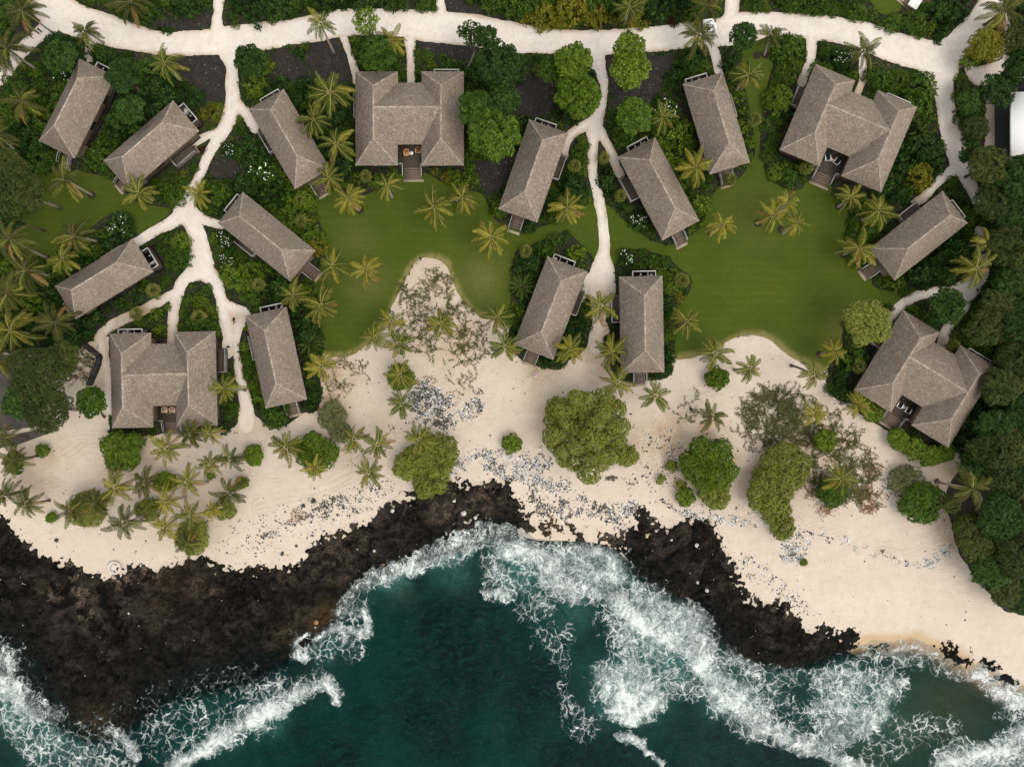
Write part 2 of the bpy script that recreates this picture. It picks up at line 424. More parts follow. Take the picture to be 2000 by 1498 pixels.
LACE = [
 (0.24,[(120,1330),(230,1300),(360,1300),(500,1290),(560,1310),(480,1390),(330,1420),(200,1440),(110,1400)]),
 (0.22,[(-60,1180),(40,1190),(90,1260),(110,1330),(60,1360),(-60,1290)]),
 (0.55,[(1760,1255),(1830,1262),(1900,1298),(1960,1335),(2060,1370),(2060,1400),(1940,1352),(1880,1325),(1800,1300),(1750,1300)]),
 (0.86,[(955,1050),(1010,1040),(1060,1058),(1120,1052),(1170,1062),(1215,1066),(1238,1105),(1240,1130),(1215,1150),(1190,1165),(1150,1150),(1100,1140),(1050,1100),(1000,1085)]),
 (0.80,[(1235,1140),(1270,1142),(1305,1160),(1335,1175),(1380,1168),(1405,1205),(1402,1260),(1420,1300),(1380,1320),(1340,1265),(1290,1235),(1240,1200),(1215,1180)]),
 (0.50,[(1400,1240),(1440,1240),(1480,1225),(1500,1270),(1545,1290),(1600,1300),(1640,1290),(1700,1268),(1740,1262),(1745,1300),(1640,1320),(1560,1350),(1500,1370),(1450,1340),(1410,1310)]),
 (0.50,[(940,1080),(985,1095),(1030,1115),(1060,1150),(1080,1190),(1060,1200),(1010,1170),(960,1170),(935,1130)]),
 (0.34,[(1010,1140),(1080,1170),(1085,1200),(1060,1215),(1040,1270),(1010,1200),(995,1160)]),
 (0.30,[(1035,1225),(1110,1220),(1130,1280),(1120,1340),(1090,1350),(1060,1300)]),
 (0.52,[(1165,1180),(1230,1205),(1290,1250),(1340,1290),(1330,1320),(1240,1310),(1190,1290),(1170,1240)]),
 (0.78,[(1170,1290),(1220,1280),(1290,1290),(1300,1330),(1290,1380),(1260,1410),(1210,1415),(1172,1390),(1150,1350)]),
 (0.47,[(1280,1290),(1340,1300),(1400,1340),(1420,1380),(1370,1375),(1320,1370),(1290,1350)]),
 (0.32,[(1100,1340),(1160,1390),(1180,1430),(1150,1465),(1110,1440),(1090,1390)]),
 (0.47,[(1380,1330),(1440,1340),(1500,1395),(1500,1430),(1450,1420),(1400,1375)]),
 (0.72,[(1590,1310),(1660,1300),(1760,1305),(1780,1330),(1755,1380),(1720,1430),(1660,1470),(1610,1460),(1580,1410),(1575,1350)]),
 (0.36,[(1480,1370),(1560,1350),(1600,1420),(1650,1480),(1700,1500),(1560,1440),(1500,1420)]),
 (0.30,[(1700,1420),(1800,1400),(1890,1410),(1880,1480),(1800,1470),(1740,1500),(1690,1500)]),
 (0.66,[(1690,1252),(1760,1250),(1830,1280),(1900,1310),(1900,1335),(1830,1312),(1760,1300),(1700,1295)]),
 (0.50,[(1950,1370),(2040,1360),(2060,1420),(1980,1430),(1958,1400)]),
 (0.72,[(1860,1490),(1950,1470),(2060,1455),(2060,1560),(1850,1560)]),
 (0.46,[(-60,1330),(0,1345),(60,1385),(105,1402),(70,1430),(0,1440),(-60,1440)]),
 (0.42,[(-60,1420),(40,1420),(100,1400),(190,1410),(250,1470),(270,1520),(60,1540),(30,1480)]),
 (0.27,[(215,1440),(270,1390),(330,1360),(390,1370),(460,1365),(470,1400),(420,1440),(370,1480),(300,1500),(260,1470)]),
 (0.42,[(455,1340),(520,1322),(580,1320),(620,1300),(640,1325),(620,1352),(560,1372),(500,1392),(470,1380)]),
 (0.36,[(575,1250),(600,1240),(640,1230),(680,1240),(720,1235),(722,1270),(700,1310),(660,1290),(640,1310),(600,1300),(578,1285)]),
 (0.42,[(650,1205),(690,1160),(720,1150),(715,1215),(690,1235),(655,1228)]),
 (0.30,[(-20,1220),(30,1220),(60,1240),(75,1275),(50,1290),(10,1270)]),
 (0.38,[(480,1405),(530,1395),(545,1420),(530,1450),(490,1440)]),
 (0.42,[(780,1110),(860,1085),(905,1070),(900,1090),(880,1115),(830,1120)]),
]
AERATED = [(880,1100,45,.6),(1280,1250,50,1),(1320,1300,40,.9),(1225,1350,60,1),(760,1135,35,.7),(1020,1110,50,.8),(1180,1100,60,.6),(1680,1380,70,.45),(100,1440,80,.45),(30,1390,60,.6),(520,1410,35,.6),(430,1450,30,.4),(1420,1360,40,.8),(640,1270,40,.35),(1120,1190,40,.5)]
OLIVE = [(1860,1380,85,1),(1780,1420,60,.8),(1820,1340,50,.6),(1700,1480,60,.6),(780,1160,25,.6),(960,1110,25,.5),(1890,1440,50,.7),(20,1430,60,.35),(1985,1400,25,.7),(600,1345,30,.6)]

# bungalows: eave corners near landward end (left, right looking landward), seaward (right, left); mirrored entry?
BUNG = [
 ((156,117),(223,149),(146,309),(76,275), 0, "grey shingled bungalow farthest left under the sand road, ridge running up to the right"),
 ((338,198),(388,256),(253,372),(203,314), 1, "grey shingled bungalow second from left, its open bath yard facing the round yellow shrub"),
 ((487,213),(554,176),(644,330),(576,369), 0, "slanting grey shingled bungalow left of the top middle villa, three palms along its right eave"),
 ((425,437),(476,375),(615,492),(567,547), 0, "grey shingled bungalow pointing down right with wooden steps onto the middle lawn"),
 ((257,467),(301,530),(149,621),(107,561), 0, "grey shingled bungalow beside the dark left lawn and the palm grove"),
 ((480,617),(559,601),(599,779),(519,797), 0, "grey shingled bungalow just right of the lower left villa at the beach edge"),
 ((1034,235),(1109,260),(1049,434),(974,408), 1, "grey shingled bungalow right of the top middle villa, left of the narrow sand lane"),
 ((1208,306),(1279,271),(1366,431),(1293,469), 0, "grey shingled bungalow right of the narrow sand lane, white flowering bush at its foot"),
 ((1334,164),(1412,144),(1464,318),(1386,339), 1, "grey shingled bungalow under the palm and the white cart, left of the narrow lawn strip"),
 ((1070,502),(1146,531),(1080,703),(1004,671), 1, "leaning grey shingled bungalow at the end of the lane, left one of the beach pair"),
 ((1210,541),(1293,540),(1297,727),(1213,727), 0, "upright grey shingled bungalow at the end of the lane, right one of the beach pair"),
 ((1840,375),(1890,435),(1747,548),(1700,485), 0, "grey shingled bungalow at the right edge of the big right lawn"),
]
VILLA = [
 ((695,142),(905,140),(905,322),(695,324), 0, "large H-shaped grey shingled villa at top middle with two tan armchairs on its deck"),
 ((1595,126),(1789,210),(1721,377),(1523,291), 0, "large tilted H-shaped grey shingled villa at upper right below the bending road"),
 ((1766,604),(1945,721),(1849,878),(1672,757), 0, "large tilted H-shaped grey shingled villa at lower right beside the dark forest"),
 ((216,653),(419,647),(425,830),(219,836), 1, "large H-shaped grey shingled villa at lower left above the beach palms"),
]
# palms: crown x, y, radius, tone (g green, y yellow, d dark, o olive), trunk foot (or None), where
PALMS = [
 (45,22,40,'d',(105,66),"at the very top left corner with its long trunk reaching the road"),
 (14,96,46,'d',(80,142),"over the sand spur at the left edge near the top"),
 (167,62,30,'d',(203,84),"standing against the white road at top left"),
 (255,5,44,'d',(292,20),"cut by the top edge above the left road bend"),
 (322,126,36,'o',(356,162),"with a white trunk beside the black gravel bed at top left"),
 (44,198,40,'d',(88,226),"in the dark bed at the left edge, level with the first bungalow"),
 (-4,264,34,'d',(40,300),"half cut by the left edge below the first bungalow"),
 (126,350,38,'o',(180,381),"leaning over the dark left lawn below the first bungalow"),
 (272,378,33,'o',(303,394),"just below the second bungalow on the edge of the dark left lawn"),
 (388,380,28,'y',None,"standing over the sand where the left paths meet"),
 (627,48,30,'g',(653,106),"reaching over the white road above the slanting bungalow"),
 (765,82,33,'y',(768,96),"bright yellow, beside the path to the top middle villa"),
 (645,182,44,'o',None,"uppermost of the palms between the slanting bungalow and the top middle villa"),
 (613,235,35,'o',None,"touching the right eave of the slanting bungalow, second from the top"),
 (658,282,38,'o',None,"third down between the slanting bungalow and the top middle villa"),
 (643,350,33,'o',None,"at the lower tip of the slanting bungalow"),
 (681,388,33,'y',(701,410),"with a bright trunk foot at the top left of the middle lawn"),
 (757,362,30,'g',None,"left of the top middle villa's wooden steps"),
 (848,406,38,'o',(857,423),"large and loose, in the upper middle lawn"),
 (902,386,30,'o',(893,392),"at the upper right edge of the middle lawn"),
 (960,465,37,'y',None,"broad, alone on the right part of the middle lawn"),
 (650,520,34,'g',None,"on the middle lawn beside the bungalow's wooden steps"),
 (714,528,31,'y',None,"yellowest one, alone on the left part of the middle lawn"),
 (573,577,30,'o',None,"over the top corner of the bungalow right of the lower left villa"),
 (628,598,40,'o',None,"large, on the left edge of the middle lawn"),
 (733,660,32,'o',None,"left one of the three at the bottom of the middle lawn"),
 (765,628,27,'o',None,"top one of the three at the bottom of the middle lawn"),
 (780,671,29,'g',None,"right one of the three at the bottom of the middle lawn"),
 (862,632,30,'o',None,"alone in the creeper on the pale sand tongue"),
 (972,620,31,'g',None,"at the lower right corner of the middle lawn"),
 (987,678,31,'g',None,"at the left eave of the leaning beach bungalow"),
 (628,716,31,'y',None,"at the right of the beach bungalow, below the middle lawn"),
 (782,733,32,'o',None,"growing out of a green bush above the stone patch"),
 (785,790,29,'g',None,"small, on the left end of the stone patch"),
 (559,873,34,'o',None,"left of the square green bush on the beach"),
 (614,913,24,'y',None,"at the lower edge of the square green bush on the beach"),
 (692,857,29,'o',None,"left one of the close pair on the middle beach"),
 (738,868,32,'g',None,"right one of the close pair on the middle beach"),
 (720,922,31,'o',None,"below the close pair, near the driftline stones"),
 (820,858,33,'o',None,"rising above the lobed bush on the middle beach"),
 (1107,407,34,'y',None,"over the hedge left of the narrow lane"),
 (1114,682,31,'y',None,"at the lower right corner of the leaning beach bungalow"),
 (1172,598,35,'o',None,"between the two beach bungalows where the lane ends"),
 (1196,688,34,'o',None,"left of the upright beach bungalow's lower half"),
 (1206,746,33,'o',None,"at the lower left corner of the upright beach bungalow"),
 (1280,774,31,'g',None,"alone on open sand below the upright beach bungalow"),
 (1390,813,31,'d',None,"dark, directly above the dense dark green bush"),
 (1410,441,29,'y',(1388,455),"small, on the left of the right lawn near the bungalow"),
 (1294,230,31,'o',None,"among shrubs between the lane and the bungalow under the cart"),
 (1358,328,35,'y',None,"at the lower left corner of the bungalow under the cart"),
 (1462,148,33,'o',None,"above the dark narrow lawn strip"),
 (1364,72,40,'d',None,"dark, over the road beside the white cart"),
 (1378,12,32,'d',None,"at the top edge directly above the white cart"),
 (1229,18,34,'o',None,"at the top edge over the yellow hedge"),
 (1504,70,27,'d',(1492,108),"at the lower road edge right of the cart"),
 (1685,102,33,'d',None,"above the tilted upper right villa at the road edge"),
 (1960,25,46,'d',None,"large, in the top right corner"),
 (1538,395,29,'y',None,"top one of the yellow cluster on the right lawn"),
 (1509,422,31,'y',None,"left one of the yellow cluster on the right lawn"),
 (1555,437,26,'o',None,"right one of the yellow cluster on the right lawn"),
 (1660,386,29,'o',(1637,404),"left one of the pair above the right lawn's edge"),
 (1715,412,36,'o',None,"right one of the pair above the right lawn's edge"),
 (1677,486,37,'o',(1648,497),"at the left end of the bungalow on the right lawn's edge"),
 (1928,476,29,'o',None,"over the narrow sand gap at the far right"),
 (1905,525,38,'o',None,"large, over the sand path bend at the far right"),
 (1629,687,27,'y',(1603,692),"at the lower right corner of the right lawn"),
 (1588,731,29,'o',(1545,714),"on the sand below the right lawn with its dark trunk showing"),
 (1397,690,34,'o',None,"on the lower left rim of the right lawn"),
 (1464,718,29,'o',(1434,722),"on open sand below the right lawn"),
 (1341,628,32,'o',None,"right of the upright beach bungalow"),
 (1592,807,28,'y',None,"yellow, at the top of the creeper patch on the right"),
 (1673,790,28,'y',None,"at the left corner of the lower right villa"),
 (1642,935,36,'o',None,"in the middle of the lower creeper patch on the right"),
 (1897,953,46,'d',(1828,941),"large and spreading, at the forest edge on the right"),
 (1992,745,30,'d',None,"cut by the right edge beside the forest"),
 (1988,560,26,'d',None,"cut by the right edge above the forest"),
 (20,468,38,'d',(97,506),"uppermost in the left grove, under the big tree"),
 (145,462,36,'o',(191,472),"on the bed above the grove bungalow, right one"),
 (123,508,33,'o',(164,521),"touching the grove bungalow's left roof edge"),
 (51,528,44,'d',(106,541),"in the left grove with a long trunk to the right"),
 (16,574,42,'o',None,"at the left edge in the middle of the grove"),
 (22,646,48,'o',None,"broadest one at the left edge of the grove"),
 (109,631,44,'o',None,"broad one right of the grove, below the bungalow tip"),
 (-2,708,38,'o',None,"lowest in the left grove, cut by the edge"),
 (10,856,29,'d',None,"upper one at the left edge of the lower beach"),
 (26,900,34,'d',None,"second one at the left edge of the lower beach"),
 (12,966,29,'o',None,"lowest one at the left edge of the lower beach"),
 (53,983,31,'o',None,"second from the left above the black shore rock"),
 (140,996,30,'o',None,"left of the olive round bush on the lower left beach"),
 (185,981,30,'o',None,"growing through the olive round bush on the lower left beach"),
 (227,950,34,'o',None,"above the olive round bush on the lower left beach"),
 (283,943,31,'o',None,"middle of the upper row on the lower left beach"),
 (244,1021,37,'d',(298,1000),"leaning left on open sand over the black shore rock"),
 (325,977,28,'y',None,"between the two small bushes on the lower left beach"),
 (367,940,33,'o',(406,941),"right end of the upper row on the lower left beach"),
 (324,1029,27,'y',(356,1005),"left of the tall bush at the rock edge"),
 (373,1007,29,'o',None,"at the top of the tall bush at the rock edge"),
 (367,1061,27,'o',None,"at the bottom of the tall bush at the rock edge"),
 (413,995,21,'y',None,"smallest one, right of the tall bush"),
 (450,963,34,'o',(466,944),"above the small round bush right of the tall bush"),
 (411,905,25,'o',None,"left one of the pair below the lower left villa"),
 (450,895,29,'o',(478,892),"right one of the pair below the lower left villa"),
 (327,876,36,'o',(371,872),"right of the big round bush below the lower left villa"),
 (373,848,28,'o',None,"at the lower eave of the lower left villa, left one"),
 (409,845,25,'o',None,"at the lower eave of the lower left villa, right one"),
 (440,757,32,'o',(479,762),"on the right eave of the lower left villa"),
]
FANPALMS = [
 (1473,235,16,"on the dark narrow lawn strip"),(1122,325,15,"beside the narrow lane, left side"),(1179,310,14,"in the wedge where the lane forks"),
 (1425,352,15,"under the bungalow below the cart"),(300,567,16,"right of the grove bungalow"),(388,619,16,"in the island bed between the left paths"),
 (267,613,15,"above the lower left villa"),(1027,493,15,"at the top left of the leaning beach bungalow's bed"),(1331,548,17,"right of the upright beach bungalow"),
 (1574,328,17,"below the tilted upper right villa's left wing"),(1677,715,17,"left of the lower right villa"),(587,433,14,"left of the middle lawn, upper one"),
 (585,390,13,"left of the middle lawn beside the slanting bungalow"),(505,556,15,"below the bungalow with steps"),(1211,383,14,"in the bed right of the lane"),
 (1957,655,19,"pale, deep in the forest at right"),(1860,673,14,"above the lower right villa's right wing"),(714,345,14,"at the lower left corner of the top middle villa"),
]
CYCADS = [(606,670,28,"at the eave of the bungalow beside the lower left villa"),(1019,560,28,"left of the leaning beach bungalow"),(1790,262,24,"right of the tilted upper right villa"),(1810,180,22,"at the road bend above the upper right villa"),(1778,240,20,"beside the right wing of the upper right villa")]
# trees: x, y, radius, style, height, where
TREES = [
 (715,43,27,'sparse',6.5,"light leafy tree over the road above the top middle villa"),
 (736,106,37,'broad',6,"bushy tree left of the yellow palm above the top middle villa"),
 (918,66,25,'sparsed',6,"small dark tree leaning over the road with a bent pale trunk"),
 (972,128,46,'dark',8,"tall dark tree up right of the top middle villa"),
 (950,75,24,'dark',7,"narrow dark tree at the lower road edge right of the bent tree"),
 (930,215,38,'broad',7.5,"broad tree brushing the right wing of the top middle villa"),
 (965,265,52,'broad',8,"largest tree right of the top middle villa"),
 (985,195,34,'dark',8,"dark tree behind the largest tree right of the top middle villa"),
 (1122,122,38,'bright',8,"bright tree at the road edge left of the lane mouth"),
 (1128,188,46,'bright',7.5,"bright round tree left of the upper lane"),
 (1078,140,26,'broad',6,"yellowish low tree left of the bright lane trees"),
 (1228,95,32,'bright',8,"bright tree over the road right of the lane mouth, upper part"),
 (1232,138,40,'bright',7,"bright broad tree right of the lane mouth"),
 (1240,228,36,'broad',6,"round tree right of the lane between gravel and bungalow"),
 (1452,72,27,'dark',6.5,"small tree below the road, right of the white cart"),
 (1692,630,46,'lime',6.5,"lime green round tree left of the lower right villa"),
 (1922,92,36,'yellow',3.6,"yellow green round tree in the fork of the right road"),
 (1893,118,20,'sparse',2.6,"thin leafy tree overhanging the sand at the right road fork"),
 (1945,178,36,'sparsed',4,"loose dark tree left of the white flat roof"),
 (1850,598,36,'dark',5.5,"dark white-flowered tree in the loop of the right sand path"),
 (40,378,52,'olive',9,"big olive tree at the left edge over the dark lawn"),
 (15,330,40,'olive',8,"olive tree at the left edge above the big one"),
 (20,430,30,'dark',7,"dark low tree at the left edge below the big olive one"),
 (80,735,62,'olive',8,"big spreading olive tree left of the lower left villa"),
 (95,800,48,'olive',7,"lower part tree of the clump left of the lower left villa"),
 (180,785,30,'broad',5.5,"green tree with a forked bare trunk at the lower left villa's corner"),
 (40,785,36,'dark',6,"dark tree at the far left of the clump beside the court"),
 (125,700,34,'olive',7,"olive tree at the top of the clump beside the black wall"),
 (490,122,34,'dark',6,"dark tree right of the left lane at the road"),
 (240,150,34,'dark',6,"dark tree right of the first bungalow"),
 (255,215,30,'dark',5,"tree between the first two bungalows"),
 (120,115,34,'dark',5.5,"dark white-flowered tree above the first bungalow"),
]
FOREST = [(1975,700,36),(1938,835,38),(1912,880,26),(1950,755,40),(1992,812,42),(1965,880,46),(2010,925,42),(1935,880,36),(1960,945,46),(1905,910,34),(1908,1052,46),(1952,1010,48),(2000,1010,44),(1890,1030,32),(1936,1105,46),(1985,1085,44),(1998,1160,40),(1962,1150,36),(1930,325,40),(1985,350,44),(1940,395,40),(1985,425,42),(1962,480,40),(2000,500,40),(1972,560,40),(1945,600,40),(1990,630,42),(1918,640,36),(2005,710,40),(1895,300,24),(1905,250,26),(1890,200,26),(1884,172,18),(1990,80,34),(1985,130,26),(1855,985,20),(2030,860,40),(2040,1060,44),(2040,760,40),(2040,450,40),(2040,600,40)]
BUSHES = [  # beach bushes: x, y, r, style, label
 (1150,845,92,'hero',"huge lime green lobed tree on the middle of the beach"),
 (1380,905,60,'dome',"dense domed dark green bush tree right of the huge lobed tree"),
 (1495,958,50,'lobe',"lime lobed bush tree right of the dense dome"),
 (1528,1028,27,'lobe',"small lime bush at the lower tip of the right bush row"),
 (1512,990,34,'lobe',"lime bush in the middle of the right bush row"),
 (1532,912,52,'olive2',"olive lobed bush tree beside the creeper patch"),
 (1395,962,34,'lobe',"lime skirt bush under the dense dome"),
 (1338,970,19,'dome',"small dark round bush left of the sand track"),
 (1312,910,13,'lobe',"tiny yellowish bush left of the dense dome"),
 (1291,935,10,'lobe',"tiny bush among the driftline stones"),
 (1330,948,12,'lobe',"tiny lime bush above the small dark round bush"),
 (858,884,42,'lobe',"upper right lobe bush of the olive clump beside the rubble strip"),
 (802,906,36,'lobe',"left bush of the olive clump on the middle beach"),
 (850,926,40,'lobe',"lower right bush of the olive clump on the middle beach"),
 (832,948,27,'lobe',"lowest bush of the olive clump, touching the black rock"),
 (822,898,38,'lobe2',"middle bush of the olive clump, under its palm"),
 (1224,890,24,'lobe',"lime bush at the lower right foot of the huge lobed tree"),
 (1085,800,26,'lobe',"lime bush at the upper left foot of the huge lobed tree"),
 (245,880,43,'dome',"big round dark bush below the lower left villa"),
 (620,886,42,'dome',"square-cut green bush on the left beach"),
 (588,870,16,'dome',"small bush at the top left of the square-cut bush"),
 (175,992,38,'olive2',"olive round bush on the lower left beach"),
 (290,996,26,'olive2',"small pale bush with a trunk leaning from it"),
 (380,1048,38,'olive2',"tall bush at the edge of the black rock"),
 (440,992,25,'olive2',"small round bush right of the tall rock-edge bush"),
 (325,940,22,'dome',"small dark bush in the upper palm row"),
 (650,812,30,'pale',"pale scrubby bush right of the beach bungalow"),
 (665,845,24,'pale',"lower pale scrubby bush above the close palm pair"),
 (497,890,21,'dome',"small bright bush below the sand path end"),
 (85,880,15,'dome',"lone small bush on the open left sand"),
 (412,930,8,'dome',"tiny bush below the upper palm row"),
 (474,942,13,'dome',"tiny bush right of the palms on the lower left beach"),
 (1000,866,20,'dome',"small bright round bush above the rubble strip"),
 (1400,739,23,'dome',"small round bush on sand below the right lawn"),
 (1768,940,36,'pale',"grey green scrub bush right of the creeper patch"),
 (1798,980,44,'darkb',"dark dense bush at the lower right of the creeper patch"),
 (1610,860,23,'dome',"round bush in the middle of the creeper patch"),
 (1537,797,22,'pale',"scrubby bush at the upper left of the creeper patch"),
 (1622,962,30,'darkb',"dark bush at the foot of the creeper patch palm"),
 (1570,1098,7,'dome',"tiny bush alone by the white stones"),
 (103,1011,11,'dome',"tiny bush beside the black shore rock at left"),
 (782,738,28,'dome',"green bush around the palm above the stone patch"),
 (1690,772,22,'dome',"bush at the left corner of the lower right villa"),
 (1704,806,20,'dome',"round bush left of the lower right villa's steps"),
 (1752,858,22,'dome',"first bush of the low hedge under the lower right villa"),
 (1783,876,23,'dome',"second bush of the low hedge under the lower right villa"),
 (1814,890,24,'dome',"third bush of the low hedge under the lower right villa"),
 (1843,884,20,'dome',"last bush of the low hedge under the lower right villa"),
 (30,905,22,'darkb',"dark bush under the palms at the left beach edge"),
]
CREEP = [(1.0,[(790,540),(840,512),(868,520),(890,575),(930,620),(965,680),(945,715),(890,712),(840,690),(800,690),(770,690),(780,640),(775,590)]),
 (.55,[(630,700),(700,695),(720,720),(690,760),(650,790),(630,770)]),
 (.25,[(820,720),(930,735),(960,760),(900,770),(830,745)]),
 (2.3,[(1460,775),(1500,755),(1550,762),(1600,790),(1660,830),(1700,880),(1710,920),(1720,990),(1640,985),(1590,970),(1560,940),(1590,900),(1560,860),(1480,870),(1450,840),(1445,800)]),
 (.6,[(1440,800),(1450,850),(1480,900),(1460,890),(1435,840)]),
 (.5,[(1330,780),(1360,770),(1380,800),(1350,830),(1325,815)]),
 (1.2,[(130,690),(165,670),(185,690),(180,740),(150,740)])]
# stones: density per 1000 px, share of white, polygon
STONES = [
 (46,.50,[(800,745),(830,742),(862,775),(870,790),(850,815),(820,822),(798,790)]),
 (46,.46,[(850,800),(890,800),(920,775),(942,768),(940,800),(905,825),(860,832),(845,822)]),
 (34,.4,[(830,765),(860,755),(900,790),(860,800),(840,795)]),
 (22,.72,[(882,905),(900,888),(940,876),(985,880),(1000,882),(990,895),(930,905),(900,920),(885,925)]),
 (28,.74,[(945,915),(960,895),(1000,888),(1050,885),(1078,890),(1080,905),(1062,930),(1060,950),(1020,945),(985,935)]),
 (14,.55,[(1050,930),(1100,935),(1130,960),(1150,985),(1100,975),(1060,960)]),
 (16,.3,[(1030,960),(1080,965),(1130,985),(1180,985),(1200,1010),(1150,1010),(1080,1020),(1040,1000)]),
 (20,.65,[(1195,985),(1245,975),(1260,985),(1232,1010),(1225,1045),(1195,1030)]),
 (18,.62,[(1320,992),(1380,1000),(1440,1008),(1490,1030),(1450,1030),(1400,1020),(1340,1010)]),
 (22,.6,[(1350,960),(1385,968),(1390,985),(1358,990)]),
 (22,.7,[(1425,985),(1470,998),(1500,1008),(1490,1020),(1440,1000)]),
 (22,.75,[(1530,1060),(1560,1045),(1580,1060),(1570,1095),(1545,1105),(1525,1090)]),
 (16,.72,[(1555,1025),(1600,1038),(1660,1055),(1720,1075),(1780,1095),(1810,1105),(1790,1110),(1720,1085),(1650,1065),(1590,1048)]),
 (16,.85,[(1800,1095),(1850,1065),(1865,1070),(1850,1095),(1810,1110)]),
 (14,.9,[(1725,935),(1740,945),(1750,985),(1735,985)]),
 (10,.12,[(500,1045),(560,1020),(640,975),(700,945),(760,935),(740,950),(680,970),(620,1000),(560,1035),(520,1050)]),
 (5,.5,[(620,1000),(700,960),(760,945),(770,960),(720,1000),(650,1025),(600,1050)]),
 (10,.1,[(1250,930),(1265,935),(1300,975),(1318,995),(1305,990),(1265,950)]),
 (14,.05,[(1150,925),(1200,930),(1245,930),(1235,942),(1215,940),(1160,932)]),
 (5,.5,[(1430,1090),(1480,1090),(1560,1160),(1600,1200),(1560,1195),(1500,1150),(1450,1120)]),
 (1.2,.1,[(680,880),(760,830),(880,830),(900,860),(760,880),(700,930)]),
 (1.5,.15,[(1230,850),(1330,840),(1320,960),(1260,930)]),
 (1.0,.15,[(440,1030),(640,960),(640,1020),(520,1080),(430,1080)]),
]
# ------------------------------------------------------------------ plan grids
GX0, GX1, GY0, GY1, GSTEP = -260, 2260, -220, 1130, 3.6
gx = np.arange(GX0, GX1, GSTEP); gy = np.arange(GY0, GY1, GSTEP)
GX, GY = np.meshgrid(gx, gy)
wob = fbm(GX / 26, GY / 26, 1, 4) * 5 + fbm(GX / 7, GY / 7, 2, 2) * 2.2

sd_path = np.full(GX.shape, 1e9)
for p in PATHS:
    np.minimum(sd_path, sd_stroke(GX, GY, smooth_pts(p, False, 3)), out=sd_path)
sd_path_w = sd_path + wob * 0.55
sd_lawn = np.full(GX.shape, 1e9)
for p in (LAWN_C, LAWN_R, LAWN_L, LAWN_T):
    np.minimum(sd_lawn, sd_poly(GX, GY, smooth_pts(p, True, 3)), out=sd_lawn)
sd_lawn_w = sd_lawn + wob * 0.35
sd_beach = sd_poly(GX, GY, smooth_pts(BEACH, True, 2))
for c in BED_CUT:
    sd_beach = np.maximum(sd_beach, -sd_poly(GX, GY, smooth_pts(c, True, 3)))
sd_beach_w = sd_beach + wob * 0.6
sd_gravel = np.full(GX.shape, 1e9)
for p in GRAVEL:
    np.minimum(sd_gravel, sd_poly(GX, GY, smooth_pts(p, True, 3)), out=sd_gravel)

def grid_at(G, px, py):
    ix = np.clip(np.round((np.asarray(px) - GX0) / GSTEP).astype(int), 0, len(gx) - 1)
    iy = np.clip(np.round((np.asarray(py) - GY0) / GSTEP).astype(int), 0, len(gy) - 1)
    return G[iy, ix]

SEA_Z = -0.9
SHORE_S = smooth_pts(SHORE, False, 3)
LAND_POLY = SHORE_S + [(2600, -3000), (-700, -3000)]
def shore_d(X, Y):
    """distance from the waterline in pixels, positive on land"""
    return -sd_poly(X, Y, LAND_POLY)
def terrain(X, Y, d=None):
    """ground height in metres"""
    if d is None: d = shore_d(X, Y)
    cove = np.clip((X - 1560) / 160, 0, 1)
    h = -0.9 * (1 - sstep(-10, 130, d)) - (1.1 + 1.0 * (1 - cove)) * (1 - sstep(-40, 10, d)) - 3.0 * (1 - sstep(-300, -50, d))
    return h + fbm(X / 90, Y / 90, 5, 3) * 0.10

def iso_mesh(name, F, zfun, mats, X=GX, Y=GY, attrs=None, off=0.0):
    """the part of a plan grid where F < 0, cut along the zero line, as a sheet"""
    ny, nx = F.shape
    ins = F < 0
    c00, c10, c11, c01 = ins[:-1, :-1], ins[:-1, 1:], ins[1:, 1:], ins[1:, :-1]
    cnt = c00.astype(int) + c10 + c11 + c01
    idx = np.arange(ny * nx).reshape(ny, nx)
    full = cnt == 4
    jj, ii = np.nonzero(full)
    quads = np.stack([idx[jj + 1, ii], idx[jj + 1, ii + 1], idx[jj, ii + 1], idx[jj, ii]], axis=1)
    vx = [X.reshape(-1)]; vy = [Y.reshape(-1)]
    ex = []; ey = []; polys = []
    base = nx * ny
    ecache = {}
    jj, ii = np.nonzero((cnt > 0) & (cnt < 4))
    for j, i in zip(jj.tolist(), ii.tolist()):
        cs = ((j + 1, i), (j + 1, i + 1), (j, i + 1), (j, i))
        poly = []
        for k in range(4):
            a = cs[k]; b = cs[(k + 1) % 4]
            if ins[a]: poly.append(int(idx[a]))
            if ins[a] != ins[b]:
                key = (a, b) if a < b else (b, a)
                e = ecache.get(key)
                if e is None:
                    t = F[a] / (F[a] - F[b])
                    ex.append(X[a] + (X[b] - X[a]) * t); ey.append(Y[a] + (Y[b] - Y[a]) * t)
                    e = base + len(ex) - 1
                    ecache[key] = e
                poly.append(e)
        if len(poly) >= 3: polys.append(poly)
    PX = np.concatenate([X.reshape(-1), np.array(ex)]); PY = np.concatenate([Y.reshape(-1), np.array(ey)])
    used = np.zeros(len(PX), bool)
    used[quads.reshape(-1)] = True
    for p in polys: used[p] = True
    remap = np.cumsum(used) - 1
    PX = PX[used]; PY = PY[used]
    quads = remap[quads]
    by = {}
    for p in polys: by.setdefault(len(p), []).append(p)
    faces = [quads] + [remap[np.array(v)] for v in by.values()]
    Z = zfun(PX, PY) + off
    V = np.stack([(PX - 1000) * S, (749 - PY) * S, Z], axis=1)
    at = {k: f(PX, PY) for k, f in attrs.items()} if attrs else None
    me = mesh_from(name, V, faces, mats, smooth=True, attrs=at)
    return link(bpy.data.objects.new(name, me))

